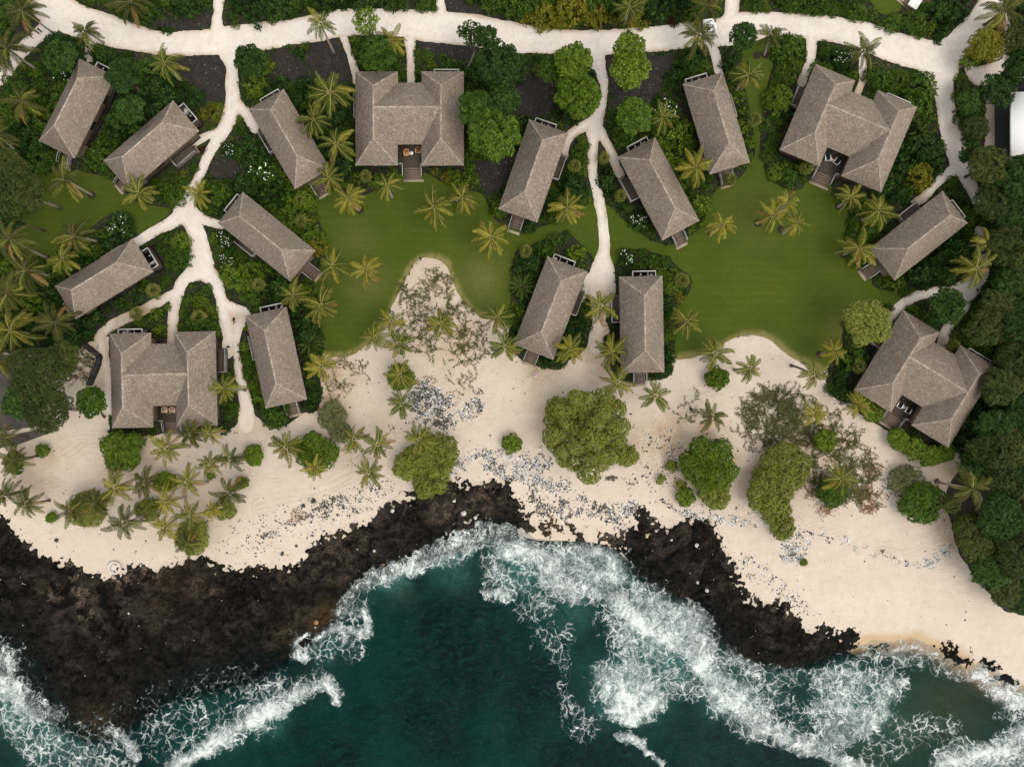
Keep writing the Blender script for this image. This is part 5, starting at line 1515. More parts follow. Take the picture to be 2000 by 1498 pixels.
# daybed and bench on the top right terrace
db = empty("daybed", W(1783, 8, .14)); db.rotation_euler = (0, 0, math.radians(-32))
mb = MB(); mb.box(-1.0, .75, -1.0, .8, .05, .32); part("frame", mb.mesh("frame", simple_mat("brown_wicker", (.09, .05, .035), .8, .2, 8)), db)
mb = MB(); mb.box(-.72, .85, -.85, .8, .325, .52); part("mattress", mb.mesh("mattress", m_white), db)
mb = MB(); mb.box(.3, .8, -.6, .6, .525, .66); part("pillow", mb.mesh("pillow", m_white), db)
tag(db, "brown daybed with a white mattress on the top right terrace", "daybed")
bn = empty("bench", W(1808, 2, .14)); bn.rotation_euler = (0, 0, math.radians(-32))
mb = MB(); mb.box(-.7, .7, -.3, .3, .34, .42); part("seat", mb.mesh("seat", simple_mat("red_brown_timber", (.12, .055, .035), .7, .2, 6)), bn)
for sx in (-.6, .6):
    mb = MB(); mb.box(sx - .05, sx + .05, -.25, .25, 0, .34); part("leg", mb.mesh("leg", m_fascia), bn)
tag(bn, "red brown wooden bench beside the daybed at the top edge", "bench")

# little dark marker posts by the entries
for (x, y, lab) in ((1194, 576, "short dark post at the entry of the upright beach bungalow"), (449, 678, "short dark post at the side deck of the lower left villa"), (76, 66, "left one of two short dark posts on the sand spur at top left"), (82, 63, "right one of two short dark posts on the sand spur at top left")):
    q = empty("marker_post", W(x, y, .05))
    mb = MB(); mb.disc((0, 0), .11, 0, .8, 10); part("shaft", mb.mesh("shaft", m_dark), q)
    mb = MB(); mb.disc((0, 0), .17, .8, .9, 10); part("cap", mb.mesh("cap", m_blackstone), q)
    tag(q, lab, "post")

# ------------------------------------------------------------------ the golf cart
cart = empty("golf_cart", W(1389, 45, 1.9)[:2] + (.07,)); cart.rotation_euler = (0, 0, math.radians(8))
m_tyre = simple_mat("tyre_rubber", (.015, .015, .015), .8)
def bev(me, w):
    import bmesh
    bm = bmesh.new(); bm.from_mesh(me)
    bmesh.ops.bevel(bm, geom=list(bm.edges), offset=w, segments=2, affect='EDGES', clamp_overlap=True)
    bm.to_mesh(me); bm.free(); return me
mb = MB(); mb.box(-1.15, 1.10, -.58, .58, .28, .50); mb.box(.70, 1.10, -.56, .56, .50, .86); part("body", bev(mb.mesh("body", m_white), .05), cart)
mb = MB(); mb.box(-1.18, .52, -.60, .60, 1.84, 1.92); part("canopy", bev(mb.mesh("canopy", m_white), .03), cart)
mb = MB(); mb.box(-.40, .15, -.52, .52, .50, .80); mb.bar((-.46, 0, .75), (-.58, 0, 1.25), 1.0, .1); part("seat", bev(mb.mesh("seat", m_black), .03), cart)
mb = MB(); mb.box(-1.10, -.62, -.52, .52, .50, .74); part("rear_seat", bev(mb.mesh("rear_seat", simple_mat("sand_seat", (.4, .28, .22), .7)), .03), cart)
for sx, sy in ((-1.0, -.52), (-1.0, .52), (.46, -.52), (.46, .52)):
    mb = MB(); mb.tube([(sx, sy, .5), (sx, sy, 1.84)], [.025, .025], 6); part("canopy_post", mb.mesh("canopy_post", m_rail), cart)
for sx in (-.78, .74):
    for sy in (-.56, .56):
        mb = MB(); mb.tube([(sx, sy - .09, .24), (sx, sy + .09, .24)], [.24, .24], 14); wh = part("wheel", mb.mesh("wheel", m_tyre), cart)
        mb = MB(); mb.tube([(sx, sy - .095, .24), (sx, sy + .095, .24)], [.12, .12], 10); part("rim", mb.mesh("rim", m_rail), wh)
mb = MB(); mb.tube([(.62, .28, .80), (.40, .28, 1.05)], [.02, .02], 5)
for i in range(12):
    a0, a1 = 2 * math.pi * i / 12, 2 * math.pi * (i + 1) / 12
    f_c = lambda a: (.40 + .12 * math.sin(a), .28 + .17 * math.cos(a), 1.05 + .10 * math.sin(a))
    mb.tube([f_c(a0), f_c(a1)], [.016, .016], 4)
part("steering_wheel", mb.mesh("steering_wheel", m_tyre), cart)
tag(cart, "white golf cart parked on the road under the dark palm", "golf cart")
# ------------------------------------------------------------------ foliage
L_dark = leaf_mat("leaf_dark_green", (.008, .022, .005), (.021, .050, .009), (.060, .110, .018))
L_mid = leaf_mat("leaf_mid_green", (.014, .036, .005), (.042, .086, .009), (.115, .175, .020))
L_bright = leaf_mat("leaf_bright_green", (.026, .054, .005), (.076, .126, .010), (.19, .24, .026))
L_yellow = leaf_mat("leaf_yellow_green", (.050, .060, .006), (.13, .13, .012), (.26, .23, .025))
L_olive = leaf_mat("leaf_olive", (.014, .024, .006), (.040, .054, .012), (.10, .112, .026))
L_lime = leaf_mat("leaf_lime", (.054, .070, .010), (.140, .160, .025), (.27, .275, .060), objvar=.2)
L_pale = leaf_mat("leaf_pale_grey_green", (.045, .055, .018), (.105, .118, .042), (.20, .205, .085))
L_red = leaf_mat("leaf_dark_red", (.02, .006, .006), (.05, .012, .010), (.09, .03, .02))
m_bark = simple_mat("grey_bark", (.19, .155, .125), .9, .25, 6)
m_bark2 = simple_mat("brown_bark", (.085, .062, .045), .9, .3, 6)
m_petal = simple_mat("white_petal", (.80, .80, .76), .7, .04)

def rosettes(C, Nn, size, leaves=5, r_=None, tilt=0.45, aspect=0.42, jitter=.3):
    """leaf rosettes at C facing Nn: one rhomb per leaf -> vertices and quads"""
    C = np.asarray(C, float); Nn = np.asarray(Nn, float)
    n_ = len(C)
    Nn = Nn / (np.linalg.norm(Nn, axis=1, keepdims=True) + 1e-9)
    ref = np.where(np.abs(Nn[:, 2:3]) < .9, np.array([[0, 0, 1.0]]), np.array([[1.0, 0, 0]]))
    T = np.cross(Nn, ref); T /= np.linalg.norm(T, axis=1, keepdims=True)
    B = np.cross(Nn, T)
    size = np.broadcast_to(np.asarray(size, float), (n_,))
    V = np.empty((n_, leaves, 4, 3))
    ph = r_.random(n_) * 6.28
    for k in range(leaves):
        th = ph + 2 * math.pi * k / leaves + r_.normal(0, jitter, n_)
        D = T * np.cos(th)[:, None] + B * np.sin(th)[:, None]
        Sd = -T * np.sin(th)[:, None] + B * np.cos(th)[:, None]
        tl = (tilt + r_.normal(0, .22, n_))[:, None]
        L = (size * r_.uniform(.75, 1.2, n_))[:, None]
        Dt = D * np.cos(tl) + Nn * np.sin(tl)
        base = C + D * L * .06
        V[:, k, 0] = base
        V[:, k, 1] = base + Dt * L * .55 - Sd * L * aspect * .5
        V[:, k, 2] = base + Dt * L - Nn * L * .18
        V[:, k, 3] = base + Dt * L * .55 + Sd * L * aspect * .5
    V = V.reshape(-1, 3)
    F = np.arange(len(V)).reshape(-1, 4)
    return V, F

def sphere_pts(n_, r_, zmin=-.25):
    z = r_.uniform(zmin, 1, n_); a = r_.uniform(0, 2 * math.pi, n_); q = np.sqrt(np.maximum(0, 1 - z * z))
    return np.stack([q * np.cos(a), q * np.sin(a), z], axis=1)

def lobed_cloud(lobes, per_m2, r_, zmin=-.2, inner=.15):
    """points and normals on the skin of a set of balls (x, y, z, r), none inside another ball"""
    Cs = []; Ns = []
    Lb = np.array(lobes)
    for i, (x, y, z, r) in enumerate(lobes):
        m = max(6, int(per_m2 * 2 * math.pi * r * r * (1 - zmin) / 2 * 1.0))
        d = sphere_pts(m, r_, zmin)
        lump = 1 + .10 * np.sin(d[:, 0] * 7 + i) * np.cos(d[:, 1] * 6 + i * 2) + r_.normal(0, .05, m) + np.where(r_.random(m) < .12, r_.uniform(0, .30, m), 0)
        p = np.array([x, y, z]) + d * (r * lump)[:, None]
        ok = np.ones(m, bool)
        for j, (x2, y2, z2, r2) in enumerate(lobes):
            if j != i: ok &= np.linalg.norm(p - np.array([x2, y2, z2]), axis=1) > r2 * .86
        Cs.append(p[ok]); Ns.append(d[ok])
        if inner:
            k = int(m * inner); d = sphere_pts(k, r_, 0.1)
            Cs.append(np.array([x, y, z]) + d * r * .72); Ns.append(d)
    return np.concatenate(Cs), np.concatenate(Ns)

def shrub_mesh(name, mat, seed, leaf=.26, per=26, h=.75, lobes=6, leaves=5, tilt=.45, aspect=.45, flowers=0):
    """a bush about 1 m in radius"""
    r_ = np.random.default_rng(seed)
    lb = [(0, 0, h * .42, .52)]
    for i in range(lobes):
        a = 2 * math.pi * (i + r_.random() * .7) / lobes; q = r_.uniform(.42, .68)
        lb.append((q * math.cos(a), q * math.sin(a), h * r_.uniform(.18, .42), r_.uniform(.28, .42)))
    C, Nn = lobed_cloud(lb, per, r_)
    C[:, 2] = np.maximum(C[:, 2], .03)
    Nn = Nn + np.array([0, 0, .35])
    V, F = rosettes(C, Nn, leaf, leaves, r_, tilt, aspect)
    return mesh_from(name, V, F, [mat]), C

def flower_mesh(C, r_, n_=16):
    top = C[C[:, 2] > np.quantile(C[:, 2], .55)]
    sel = top[r_.choice(len(top), min(n_, len(top)), replace=False)] + np.array([0, 0, .12])
    V, F = rosettes(sel, np.tile([[0, 0, 1.0]], (len(sel), 1)), .05, 5, r_, .15, .8)
    return mesh_from("flowers", V, F, [m_petal])

# prototypes: a few of each look
SH = {}
for nm, mat, kw in (("dark", L_dark, dict(leaf=.27, per=30)), ("mid", L_mid, dict(leaf=.20, per=46, lobes=7)), ("bright", L_bright, dict(leaf=.22, per=40)),
                    ("yellow", L_yellow, dict(leaf=.20, per=42)), ("hedge", L_bright, dict(leaf=.13, per=95, lobes=8, h=.62)), ("hedged", L_mid, dict(leaf=.14, per=90, lobes=8, h=.62)),
                    ("broad", L_dark, dict(leaf=.36, per=19, aspect=.55)), ("red", L_red, dict(leaf=.26, per=30)), ("pale", L_pale, dict(leaf=.16, per=60, lobes=9, h=.6))):
    SH[nm] = [shrub_mesh("shrub_foliage", mat, 10 * i + hash(len(nm)) % 7 + len(nm) * 3, **kw) for i in range(3)]
_r = np.random.default_rng(5)
FLOW = {k: [flower_mesh(C, _r, 22) for _, C in SH[k]] for k in ("dark", "broad", "mid")}

def tree_crown(seed, R, H, style):
    """crown of radius R metres around (0,0), its middle at height H -> mesh, lobe centres"""
    r_ = np.random.default_rng(seed)
    st = {'broad': (L_mid, .44, 11, .25, .55, 5), 'dark': (L_dark, .42, 12, .25, .7, 5), 'bright': (L_bright, .44, 11, .24, .5, 5), 'lime': (L_lime, .28, 24, .32, .45, 5), 'olive': (L_olive, .24, 26, .28, .4, 5),
          'yellow': (L_yellow, .24, 26, .34, .5, 5), 'sparse': (L_bright, .34, 9, .26, .55, 5), 'sparsed': (L_dark, .36, 9, .26, .6, 5), 'forest': (L_olive, .30, 20, .33, .45, 5), 'forestd': (L_dark, .30, 20, .33, .45, 5),
          'dome': (L_bright, .24, 30, .40, .55, 6), 'darkb': (L_mid, .24, 30, .40, .55, 6), 'lobe': (L_lime, .22, 30, .36, .5, 6), 'lobe2': (L_lime, .20, 34, .33, .5, 6), 'olive2': (L_lime, .20, 36, .34, .45, 6), 'hero': (L_lime, .22, 26, .20, .46, 6), 'pale': (L_pale, .20, 22, .28, .4, 5)}[style]
    mat, leaf, per, lr, flat, nl = st
    lobes = []
    tries = 0
    while tries < 900 and len(lobes) < 42:
        tries += 1
        q = math.sqrt(r_.random()) * (1 - lr * .9); a = r_.random() * 2 * math.pi
        x, y = q * R * math.cos(a), q * R * math.sin(a)
        r = R * lr * r_.uniform(.75, 1.15)
        if q < .25: r *= 1.1
        if any(math.hypot(x - l_[0], y - l_[1]) < (.95 if style in ('sparse', 'sparsed') else (.86 if style in ('broad', 'dark', 'bright', 'hero', 'lobe', 'lobe2') else .72)) * (r + l_[3]) * .5 * 1.25 for l_ in lobes): continue
        z = H + R * flat * (math.sqrt(max(0, 1 - q * q)) - .55) + r_.normal(0, (.13 if style in ('hero', 'lobe', 'lobe2') else .07) * R)
        lobes.append((x, y, z, r))
    C, Nn = lobed_cloud(lobes, per * (1.35 if style not in ('sparse', 'sparsed') else 1), r_, -.2 if style not in ('sparse', 'sparsed') else -.7, .3)
    Nn = Nn + np.array([0, 0, .25])
    V, F = rosettes(C, Nn, leaf, nl, r_, .28, .6 if style not in ('hero', 'lobe', 'lobe2', 'dome') else .7)
    if V[:, 2].min() < .04: V[:, 2] = np.maximum(V[:, 2], .04)
    return mesh_from("crown", V, F, [mat]), lobes

def limbs(lobes, H, foot, mat, rt=.16, bent=0.0):
    """trunk from foot (x, y) to the crown and a limb into each lobe"""
    mb = MB(); r_ = random.Random(len(lobes))
    zj = H * .45
    mid = (foot[0] * .45 + bent, foot[1] * .45, zj)
    mb.tube([(foot[0], foot[1], -.1), (foot[0] * .75 + bent * .6, foot[1] * .8, zj * .5), mid, (0, 0, H * .8)], [rt * 1.3, rt, rt * .85, rt * .5], 7)
    tr = mb.mesh("trunk", mat)
    lm = MB()
    for x, y, z, r in lobes[:14]:
        lm.tube([mid, (mid[0] * .5 + x * .5, mid[1] * .5 + y * .5, (zj + z) * .5 - .1), (x, y, z)], [rt * .5, rt * .32, rt * .12], 5)
    return tr, lm.mesh("branches", mat)

CROWNS = {}
def tree(px, py, rpx, style, H, label, cat="tree", name=None, group=None, own=False, foot=None, bent=0.0):
    k = S * (HC - H) / HC
    R = rpx * k
    key = (style, round(math.log(R) * 4)) if not own else (style, px, py)
    if key not in CROWNS:
        CROWNS[key] = []
    lst = CROWNS[key]
    if len(lst) < 2:
        me, lobes = tree_crown(len(CROWNS) * 7 + len(lst) + 3, R, H, style)
        tr, lm = limbs(lobes, H, foot or (random.uniform(-.3, .3), random.uniform(-.3, .3)), m_bark if style in ('sparse', 'sparsed', 'olive', 'pale') else m_bark2, min(.22, .05 * R + .04), bent)
        lst.append((me, tr, lm, R, H))
        pick = lst[-1]
    else:
        pick = random.choice(lst)
    me, tr, lm, R0, H0 = pick
    x, y, _ = W(px, py, H)
    root = empty(name or ("tree" if cat == "tree" else "bush"), (x, y, 0), 0 if (own or foot) else random.random() * 6.28)
    root.scale = (R / R0, R / R0, H / H0)
    part("crown", me, root); part("trunk", tr, root); part("branches", lm, root)
    tag(root, label, cat, group)
    return root

# ------------------------------------------------------------------ where the beds are
bed = np.minimum.reduce([sd_path_w, sd_lawn_w, sd_beach_w])
for f_p in FOOT:
    bed = np.minimum(bed, sd_poly(GX, GY, f_p) + 7)
for f_p in DECKS:
    bed = np.minimum(bed, sd_poly(GX, GY, f_p) - 1.0)
for q in ([(-140,700),(30,692),(78,705),(92,760),(78,832),(-140,862)],):
    bed = np.minimum(bed, sd_poly(GX, GY, q))
bed_open = np.minimum(bed, sd_gravel)          # > 0: planted

# ------------------------------------------------------------------ trees
for (px, py, rp, st, H, lab) in TREES:
    kw = {}
    if "bent pale trunk" in lab: kw = dict(foot=(-1.0, -2.6), own=True, bent=.9)
    if "over the road above the top middle" in lab: kw = dict(foot=(.9, -2.6), own=True)
    if "forked bare trunk" in lab: kw = dict(foot=(-1.4, -2.6), own=True)
    tree(px, py, rp, st, H, lab, **kw)
fl_i = 0
for i, (px, py, rp) in enumerate(FOREST):
    if py > 1130: side = "in the wood at its lowest tip by the beach"
    elif py > 1040: side = "in the wood above its tip by the beach"
    elif py > 960: side = "in the wood below the large spreading palm"
    elif py > 840: side = "in the wood right of the large spreading palm"
    elif py > 640: side = "in the wood beside the lower right villa"
    elif py > 530: side = "in the belt right of the sand path loop"
    elif py > 300: side = "in the belt below the white flat roof"
    else: side = "near the white flat roof"
    side += ", right edge" if px > 1972 else ""
    tree(px, py, rp, 'forest' if (i % 5) in (0, 2, 3) else 'forestd', (2.2 if px < 1912 and py < 400 else (3.2 if (px < 1910 or py > 1100) else 4.4)) + (i % 4) * .35, "dense %s tree %s" % ("olive" if (i % 5) in (0, 2, 3) else "dark green", side), group="trees %s" % side)
for (px, py, rp, st, lab) in BUSHES:
    R = rp * S
    H = {'hero': 5.0, 'dome': 2.6, 'lobe': 2.4, 'lobe2': 3.2, 'olive2': 2.4, 'pale': 1.5, 'darkb': 2.4}[st]
    H = min(H, .35 + R * .8)
    tree(px, py, rp, st, H * .62 if R < 4 else H * .75, lab, cat="tree" if "tree" in lab else "bush", name="tree" if "tree" in lab else "bush", own=rp > 40)

# ------------------------------------------------------------------ palms
def frond_mesh(seed, mat_leaf, mat_rib, L=2.9, elev=.5, droop=1.5, nleaf=27, llen=.68, twist=0.0):
    """one feather leaf along +X from the origin: rib and leaflets on both sides"""
    r_ = random.Random(seed)
    pts = []; ang = elev; p = np.array([0.0, 0, 0]); n_ = 12; ds = L / n_
    for i in range(n_ + 1):
        pts.append(p.copy())
        ang -= droop / n_ * (.5 + i / n_)
        p = p + np.array([math.cos(ang), twist * (i / n_) * .5, math.sin(ang)]) * ds
    pts = np.array(pts)
    V = []; F = []; mi = []
    def at(t):
        f = t * n_; i = min(int(f), n_ - 1); f -= i
        return pts[i] * (1 - f) + pts[i + 1] * f, unit(pts[i + 1] - pts[i])
    # rib
    for i in range(n_ + 1):
        w = .042 * (1 - .75 * i / n_)
        V += [pts[i] + (0, -w, 0), pts[i] + (0, 0, w), pts[i] + (0, w, 0)]
    for i in range(n_):
        a, b_ = i * 3, i * 3 + 3
        F += [(a, a + 1, b_ + 1, b_), (a + 1, a + 2, b_ + 2, b_ + 1)]; mi += [1, 1]
    # leaflets
    for s_ in (-1, 1):
        for k in range(nleaf):
            t = .13 + .86 * (k + r_.random() * .5) / nleaf
            c_, d_ = at(t)
            prof = math.sin(math.pi * min(1, (t * .92 + .10))) ** .55
            ln = llen * (prof * .85 + .15) * r_.uniform(.82, 1.1)
            out = np.array([0, s_, 0.0]) * math.cos(.62) + d_ * (.55 + .5 * t)
            out = unit(out) 
            dn = np.array([0, 0, -1.0]) * (.35 + .45 * r_.random())
            tip = c_ + unit(out + dn) * ln
            midp = c_ + unit(out + dn * .3) * ln * .5
            wv_ = d_ * .042
            o = len(V)
            V += [c_ - wv_ * .6, c_ + wv_ * .6, midp + wv_, tip, midp - wv_]
            F += [(o, o + 1, o + 2, o + 4), (o + 4, o + 2, o + 3)]; mi += [0, 0]
    return mesh_from("frond", np.array(V), F, [mat_leaf, mat_rib], mi)

P_green = leaf_mat("palm_leaf_green", (.019, .032, .004), (.052, .070, .009), (.13, .145, .02), trans=.14, objvar=.4)
P_olive = leaf_mat("palm_leaf_olive", (.028, .036, .004), (.080, .088, .010), (.19, .18, .026), trans=.14, objvar=.4)
P_yell = leaf_mat("palm_leaf_yellow", (.058, .058, .006), (.150, .138, .015), (.30, .26, .034), trans=.14, objvar=.4)
P_dark = leaf_mat("palm_leaf_dark", (.016, .022, .004), (.044, .050, .008), (.105, .105, .016), trans=.14, objvar=.55)
P_dead = leaf_mat("palm_leaf_dry", (.10, .06, .022), (.21, .125, .04), (.32, .21, .08), trans=.14, objvar=.5)
m_rib = simple_mat("palm_rib", (.25, .22, .06), .6, .15)
m_ribd = simple_mat("palm_rib_dull", (.085, .075, .025), .6, .15)
m_trunk = simple_mat("palm_trunk", (.25, .215, .18), .9, .25, 5)
m_trunkd = simple_mat("palm_trunk_dark", (.085, .07, .055), .9, .25, 5)
m_heart = simple_mat("palm_heart", (.05, .045, .015), .8, .3, 6)
FR = {}
for tn, lm, rm_ in (('g', P_green, m_rib), ('o', P_olive, m_rib), ('y', P_yell, m_rib), ('d', P_dark, m_ribd), ('x', P_dead, m_ribd)):
    FR[tn] = []
    for i, (el, dr) in enumerate(((1.15, 1.3), (.85, 1.45), (.55, 1.35), (.3, 1.25), (.05, 1.1), (-.25, .9), (.7, 1.9), (.4, 1.7))):
        FR[tn].append((el, frond_mesh(100 + i, lm, rm_, 2.9, el, dr, twist=(.75, -.5, .3, -.7, .55, -.3, .15, -.15)[i])))
def palm(px, py, rpx, tone, foot, where, idx):
    dC = math.hypot(px - 1000, py - 749)
    if foot is not None:
        f0 = W(foot[0], foot[1], 0)
        dF = math.hypot(foot[0] - 1000, foot[1] - 749)
        H = min(8.5, max(4.2, HC * (1 - dF / max(dC, 1)))) if dC > dF else 4.5
        if where.startswith("leaning left") : H = 5.0
    else:
        H = random.uniform(4.2, 6.0)
    top = np.array(W(px, py, H))
    if foot is None:
        f0 = (top[0] + random.uniform(-.5, .5), top[1] + random.uniform(-.5, .5), 0)
    zg = float(terrain(np.array([f0[0] / S + 1000]), np.array([749 - f0[1] / S]))[0])
    root = empty("palm_tree", (f0[0], f0[1], zg))
    off = Vector((top[0] - f0[0], top[1] - f0[1], H - zg))
    mb = MB(); npt = 7
    pts = []; rad = []
    for i in range(npt):
        t = i / (npt - 1)
        pts.append((off.x * t ** 1.25, off.y * t ** 1.25, -.15 + (off.z + .15) * t)); rad.append((.20 - .09 * t) if i else .30)
    mb.tube(pts, rad, 8)
    part("trunk", mb.mesh("trunk", m_trunkd if (tone == 'd' and foot is None) or "dark trunk" in where else m_trunk), root)
    R = rpx * S * (HC - H) / HC
    sc = R / 2.45
    hb = MB(); hb.tube([(off.x, off.y, off.z - .25), (off.x, off.y, off.z + .1), (off.x, off.y, off.z + .5)], [.12, .17, .04], 8)
    part("heart", hb.mesh("heart", m_heart), root)
    nf = random.choice((17, 18, 19, 20, 21, 22))
    a0 = random.random() * 6.28
    for i in range(nf):
        a = a0 + i * 2.39996 + random.uniform(-.42, .42)
        u_ = i / (nf - 1)
        el_want = 1.05 - 1.35 * u_ + random.uniform(-.15, .15)
        fam = FR[tone]
        if i >= nf - 2 and random.random() < .45: fam = FR['x']
        elif random.random() < .13: fam = FR['y' if tone in 'og' else 'o']
        best = sorted(fam, key=lambda q: abs(q[0] - el_want))[:2]
        me = random.choice(best)[1]
        f = part("frond", me, root)
        f.location = (off.x, off.y, off.z + .12)
        f.rotation_euler = (random.uniform(-.35, .35), 0, a)
        s_ = sc * random.uniform(.68, 1.15)
        f.scale = (s_, s_ * random.uniform(.9, 1.1), s_)
    tn = {'g': "green", 'o': "olive green", 'y': "yellowish", 'd': "dark green"}[tone]
    tag(root, "%s palm %s" % (tn, where), "palm tree", "coconut palms")
for i, (px, py, r_p, tone, foot, where) in enumerate(PALMS):
    if tone == 'o' and py < 300: tone = 'g'
    if tone == 'o' and ((py > 830 and px < 520 and i % 2) or (px < 160 and i % 3)): tone = 'd'
    palm(px, py, r_p, tone, foot, where, i)

# mulch rings where trunks stand in the lawn
m_mulch = simple_mat("dark_mulch", (.022, .018, .010), .95, .4, 5)
for (x, y, r) in ((857,422,8),(702,410,9),(180,382,8),(1388,456,7),(1637,404,7),(1647,497,8),(1601,693,8),(1480,436,8),(893,390,7),(1478,110,8),(1524,448,7),(1325,638,6),(1460,255,7),(1494,108,8)):
    c0 = W(x, y, 0)
    z_ = float(terrain(np.array([float(x)]), np.array([float(y)]))[0]) + .062
    pts = []
    for k in range(18):
        a = 2 * math.pi * k / 18; q = r * S * random.uniform(.88, 1.08)
        pts.append((c0[0] + q * math.cos(a), c0[1] + q * math.sin(a), z_))
    mb = MB(); mb.poly(pts)
    tag(link(bpy.data.objects.new("mulch_ring", mb.mesh("mulch_ring", m_mulch))), kind='structure')

# ------------------------------------------------------------------ fan palms and cycads
def fan_leaf(seed, mat):
    r_ = random.Random(seed); V = []; F = []
    st_l = .42
    V += [np.array([0, -.012, 0]), np.array([0, .012, 0]), np.array([st_l, .012, .05]), np.array([st_l, -.012, .05])]; F.append((0, 1, 2, 3))
    n_ = 13
    for k in range(n_):
        a = -1.5 + 3.0 * k / (n_ - 1)
        ln = .62 * (1 - .12 * abs(a)) * r_.uniform(.9, 1.08)
        d_ = np.array([math.cos(a), math.sin(a), 0]); s_ = np.array([-math.sin(a), math.cos(a), 0])
        c_ = np.array([st_l, 0, .05]); o = len(V)
        V += [c_, c_ + d_ * ln * .6 - s_ * .05 + (0, 0, -.02), c_ + d_ * ln + (0, 0, -.16), c_ + d_ * ln * .6 + s_ * .05 + (0, 0, .02)]
        F.append((o, o + 1, o + 2, o + 3))
    return mesh_from("fan_leaf", np.array(V), F, [mat])
FL = [fan_leaf(i, leaf_mat("fan_palm_leaf_%s" % w_, *cs)) for i, (w_, cs) in enumerate((("olive", ((.050, .060, .012), (.115, .125, .026), (.23, .22, .065))), ("green", ((.036, .052, .01), (.085, .105, .02), (.17, .18, .045))), ("straw", ((.10, .085, .022), (.20, .165, .05), (.34, .28, .11)))))]
for (px, py, rp, where) in FANPALMS:
    H = 1.7
    x, y, _ = W(px, py, H)
    root = empty("fan_palm", (x, y, 0))
    mb = MB(); mb.tube([(0, 0, -.1), (0, 0, H * .6), (0, 0, H)], [.16, .13, .10], 8); part("trunk", mb.mesh("trunk", m_bark2), root)
    sc = rp * S * .98 / 1.0
    nl = 22
    pale = "pale" in where
    for i in range(nl):
        f = part("fan_leaf", FL[2 if (pale and i % 3) or (i > 17 and i % 2) else (0 if i % 3 else 1)], root)
        f.location = (0, 0, H)
        f.rotation_euler = (random.uniform(-.2, .2), -(1.2 - 1.5 * i / nl) + random.uniform(-.1, .1), i * 2.39996)
        s_ = sc * random.uniform(.85, 1.08); f.scale = (s_, s_, s_)
    tag(root, "small round fan palm %s" % where, "fan palm", "small fan palms")
CY = [frond_mesh(300 + i, L_mid, m_ribd, 2.0, el, 1.2, 16, .34) for i, el in enumerate((1.1, .7, .35))]
for (px, py, rp, where) in CYCADS:
    x, y, _ = W(px, py, .8)
    root = empty("cycad", (x, y, .0))
    mb = MB(); mb.tube([(0, 0, -.1), (0, 0, .7)], [.22, .18], 8); part("trunk", mb.mesh("trunk", m_bark2), root)
    for i in range(24):
        f = part("frond", CY[min(2, int(3 * i / 24))], root)
        f.location = (0, 0, .7); f.rotation_euler = (random.uniform(-.2, .2), 0, i * 2.39996)
        s_ = rp * S / 1.75 * random.uniform(.85, 1.1); f.scale = (s_, s_, s_)
    tag(root, "spiky dark green cycad %s" % where, "cycad")

# ------------------------------------------------------------------ shrubs in the beds
MARKS = [((150,212),"the leftmost bungalow under the road"),((298,283),"the bungalow at the yellow shrub"),((565,270),"the slanting bungalow left of the top middle villa"),((520,460),"the bungalow with steps to the middle lawn"),((205,545),"the palm grove bungalow at left"),((540,697),"the bungalow next to the lower left villa"),((1042,334),"the bungalow left of the narrow lane"),((1287,370),"the bungalow right of the narrow lane"),((1400,241),"the bungalow below the white cart"),((1075,603),"the leaning beach bungalow"),((1253,634),"the upright beach bungalow"),((1795,461),"the bungalow on the right lawn's edge"),((800,233),"the top middle villa"),((1657,252),"the upper right villa"),((1808,740),"the lower right villa"),((320,742),"the lower left villa")]
MARKS2 = [((200,20),"the upper left road bend"),((330,40),"the black gravel strip at top left"),((640,20),"the upper middle of the road"),((960,20),"the gravel strip at the top middle"),((1250,25),"the top edge left of the cart"),((1620,30),"the top edge right of the cart"),((1800,60),"the top right terrace"),((1900,230),"the right road"),((455,270),"the left lane fork"),((330,540),"the left path fork"),((388,590),"the left island bed"),((1230,150),"the lane mouth at the road"),((440,330),"the left lane")]
def where_is(px, py):
    best = min(MARKS, key=lambda m: (m[0][0] - px) ** 2 + (m[0][1] - py) ** 2)
    b2 = min(MARKS2, key=lambda m: (m[0][0] - px) ** 2 + (m[0][1] - py) ** 2)
    d1 = math.hypot(best[0][0] - px, best[0][1] - py); d2 = math.hypot(b2[0][0] - px, b2[0][1] - py)
    if d2 < d1 * .8: return "near " + b2[1]
    dx, dy = px - best[0][0], py - best[0][1]
    if abs(dx) > abs(dy) * 1.2: s_ = "right of" if dx > 0 else "left of"
    else: s_ = "below" if dy > 0 else "above"
    return s_ + " " + best[1]
DESC = {"dark": "dark leafy shrub", "mid": "mid green shrub", "bright": "bright green shrub", "yellow": "yellow leaved shrub", "hedge": "clipped bright green hedge shrub", "hedged": "clipped dark hedge shrub", "broad": "broad leaved dark shrub", "red": "dark red leaved shrub", "pale": "pale shrub", "flower": "shrub with white flowers"}
FLOWERY = [(240,440,38),(438,492,32),(115,118,26),(590,120,26),(520,340,26),(1237,425,34),(1095,490,26),(1232,500,24),(1640,120,26),(520,60,10),(1330,210,34),(1848,600,10),(460,275,24),(480,270,20)]
YELL = [(412,213,28),(1060,50,40),(1100,45,40),(1150,45,40),(1200,45,40),(1250,40,40),(1060,140,24),(355,320,22),(600,440,18),(630,480,20),(580,110,20),(800,340,24),(860,340,22),(1850,240,20),(940,360,20),(1330,590,12),(460,540,26),(1240,25,40),(1880,110,20),(1790,340,20)]
REDS = [(285,478,12),(392,252,10),(390,296,8),(1310,42,14),(1225,170,20)]
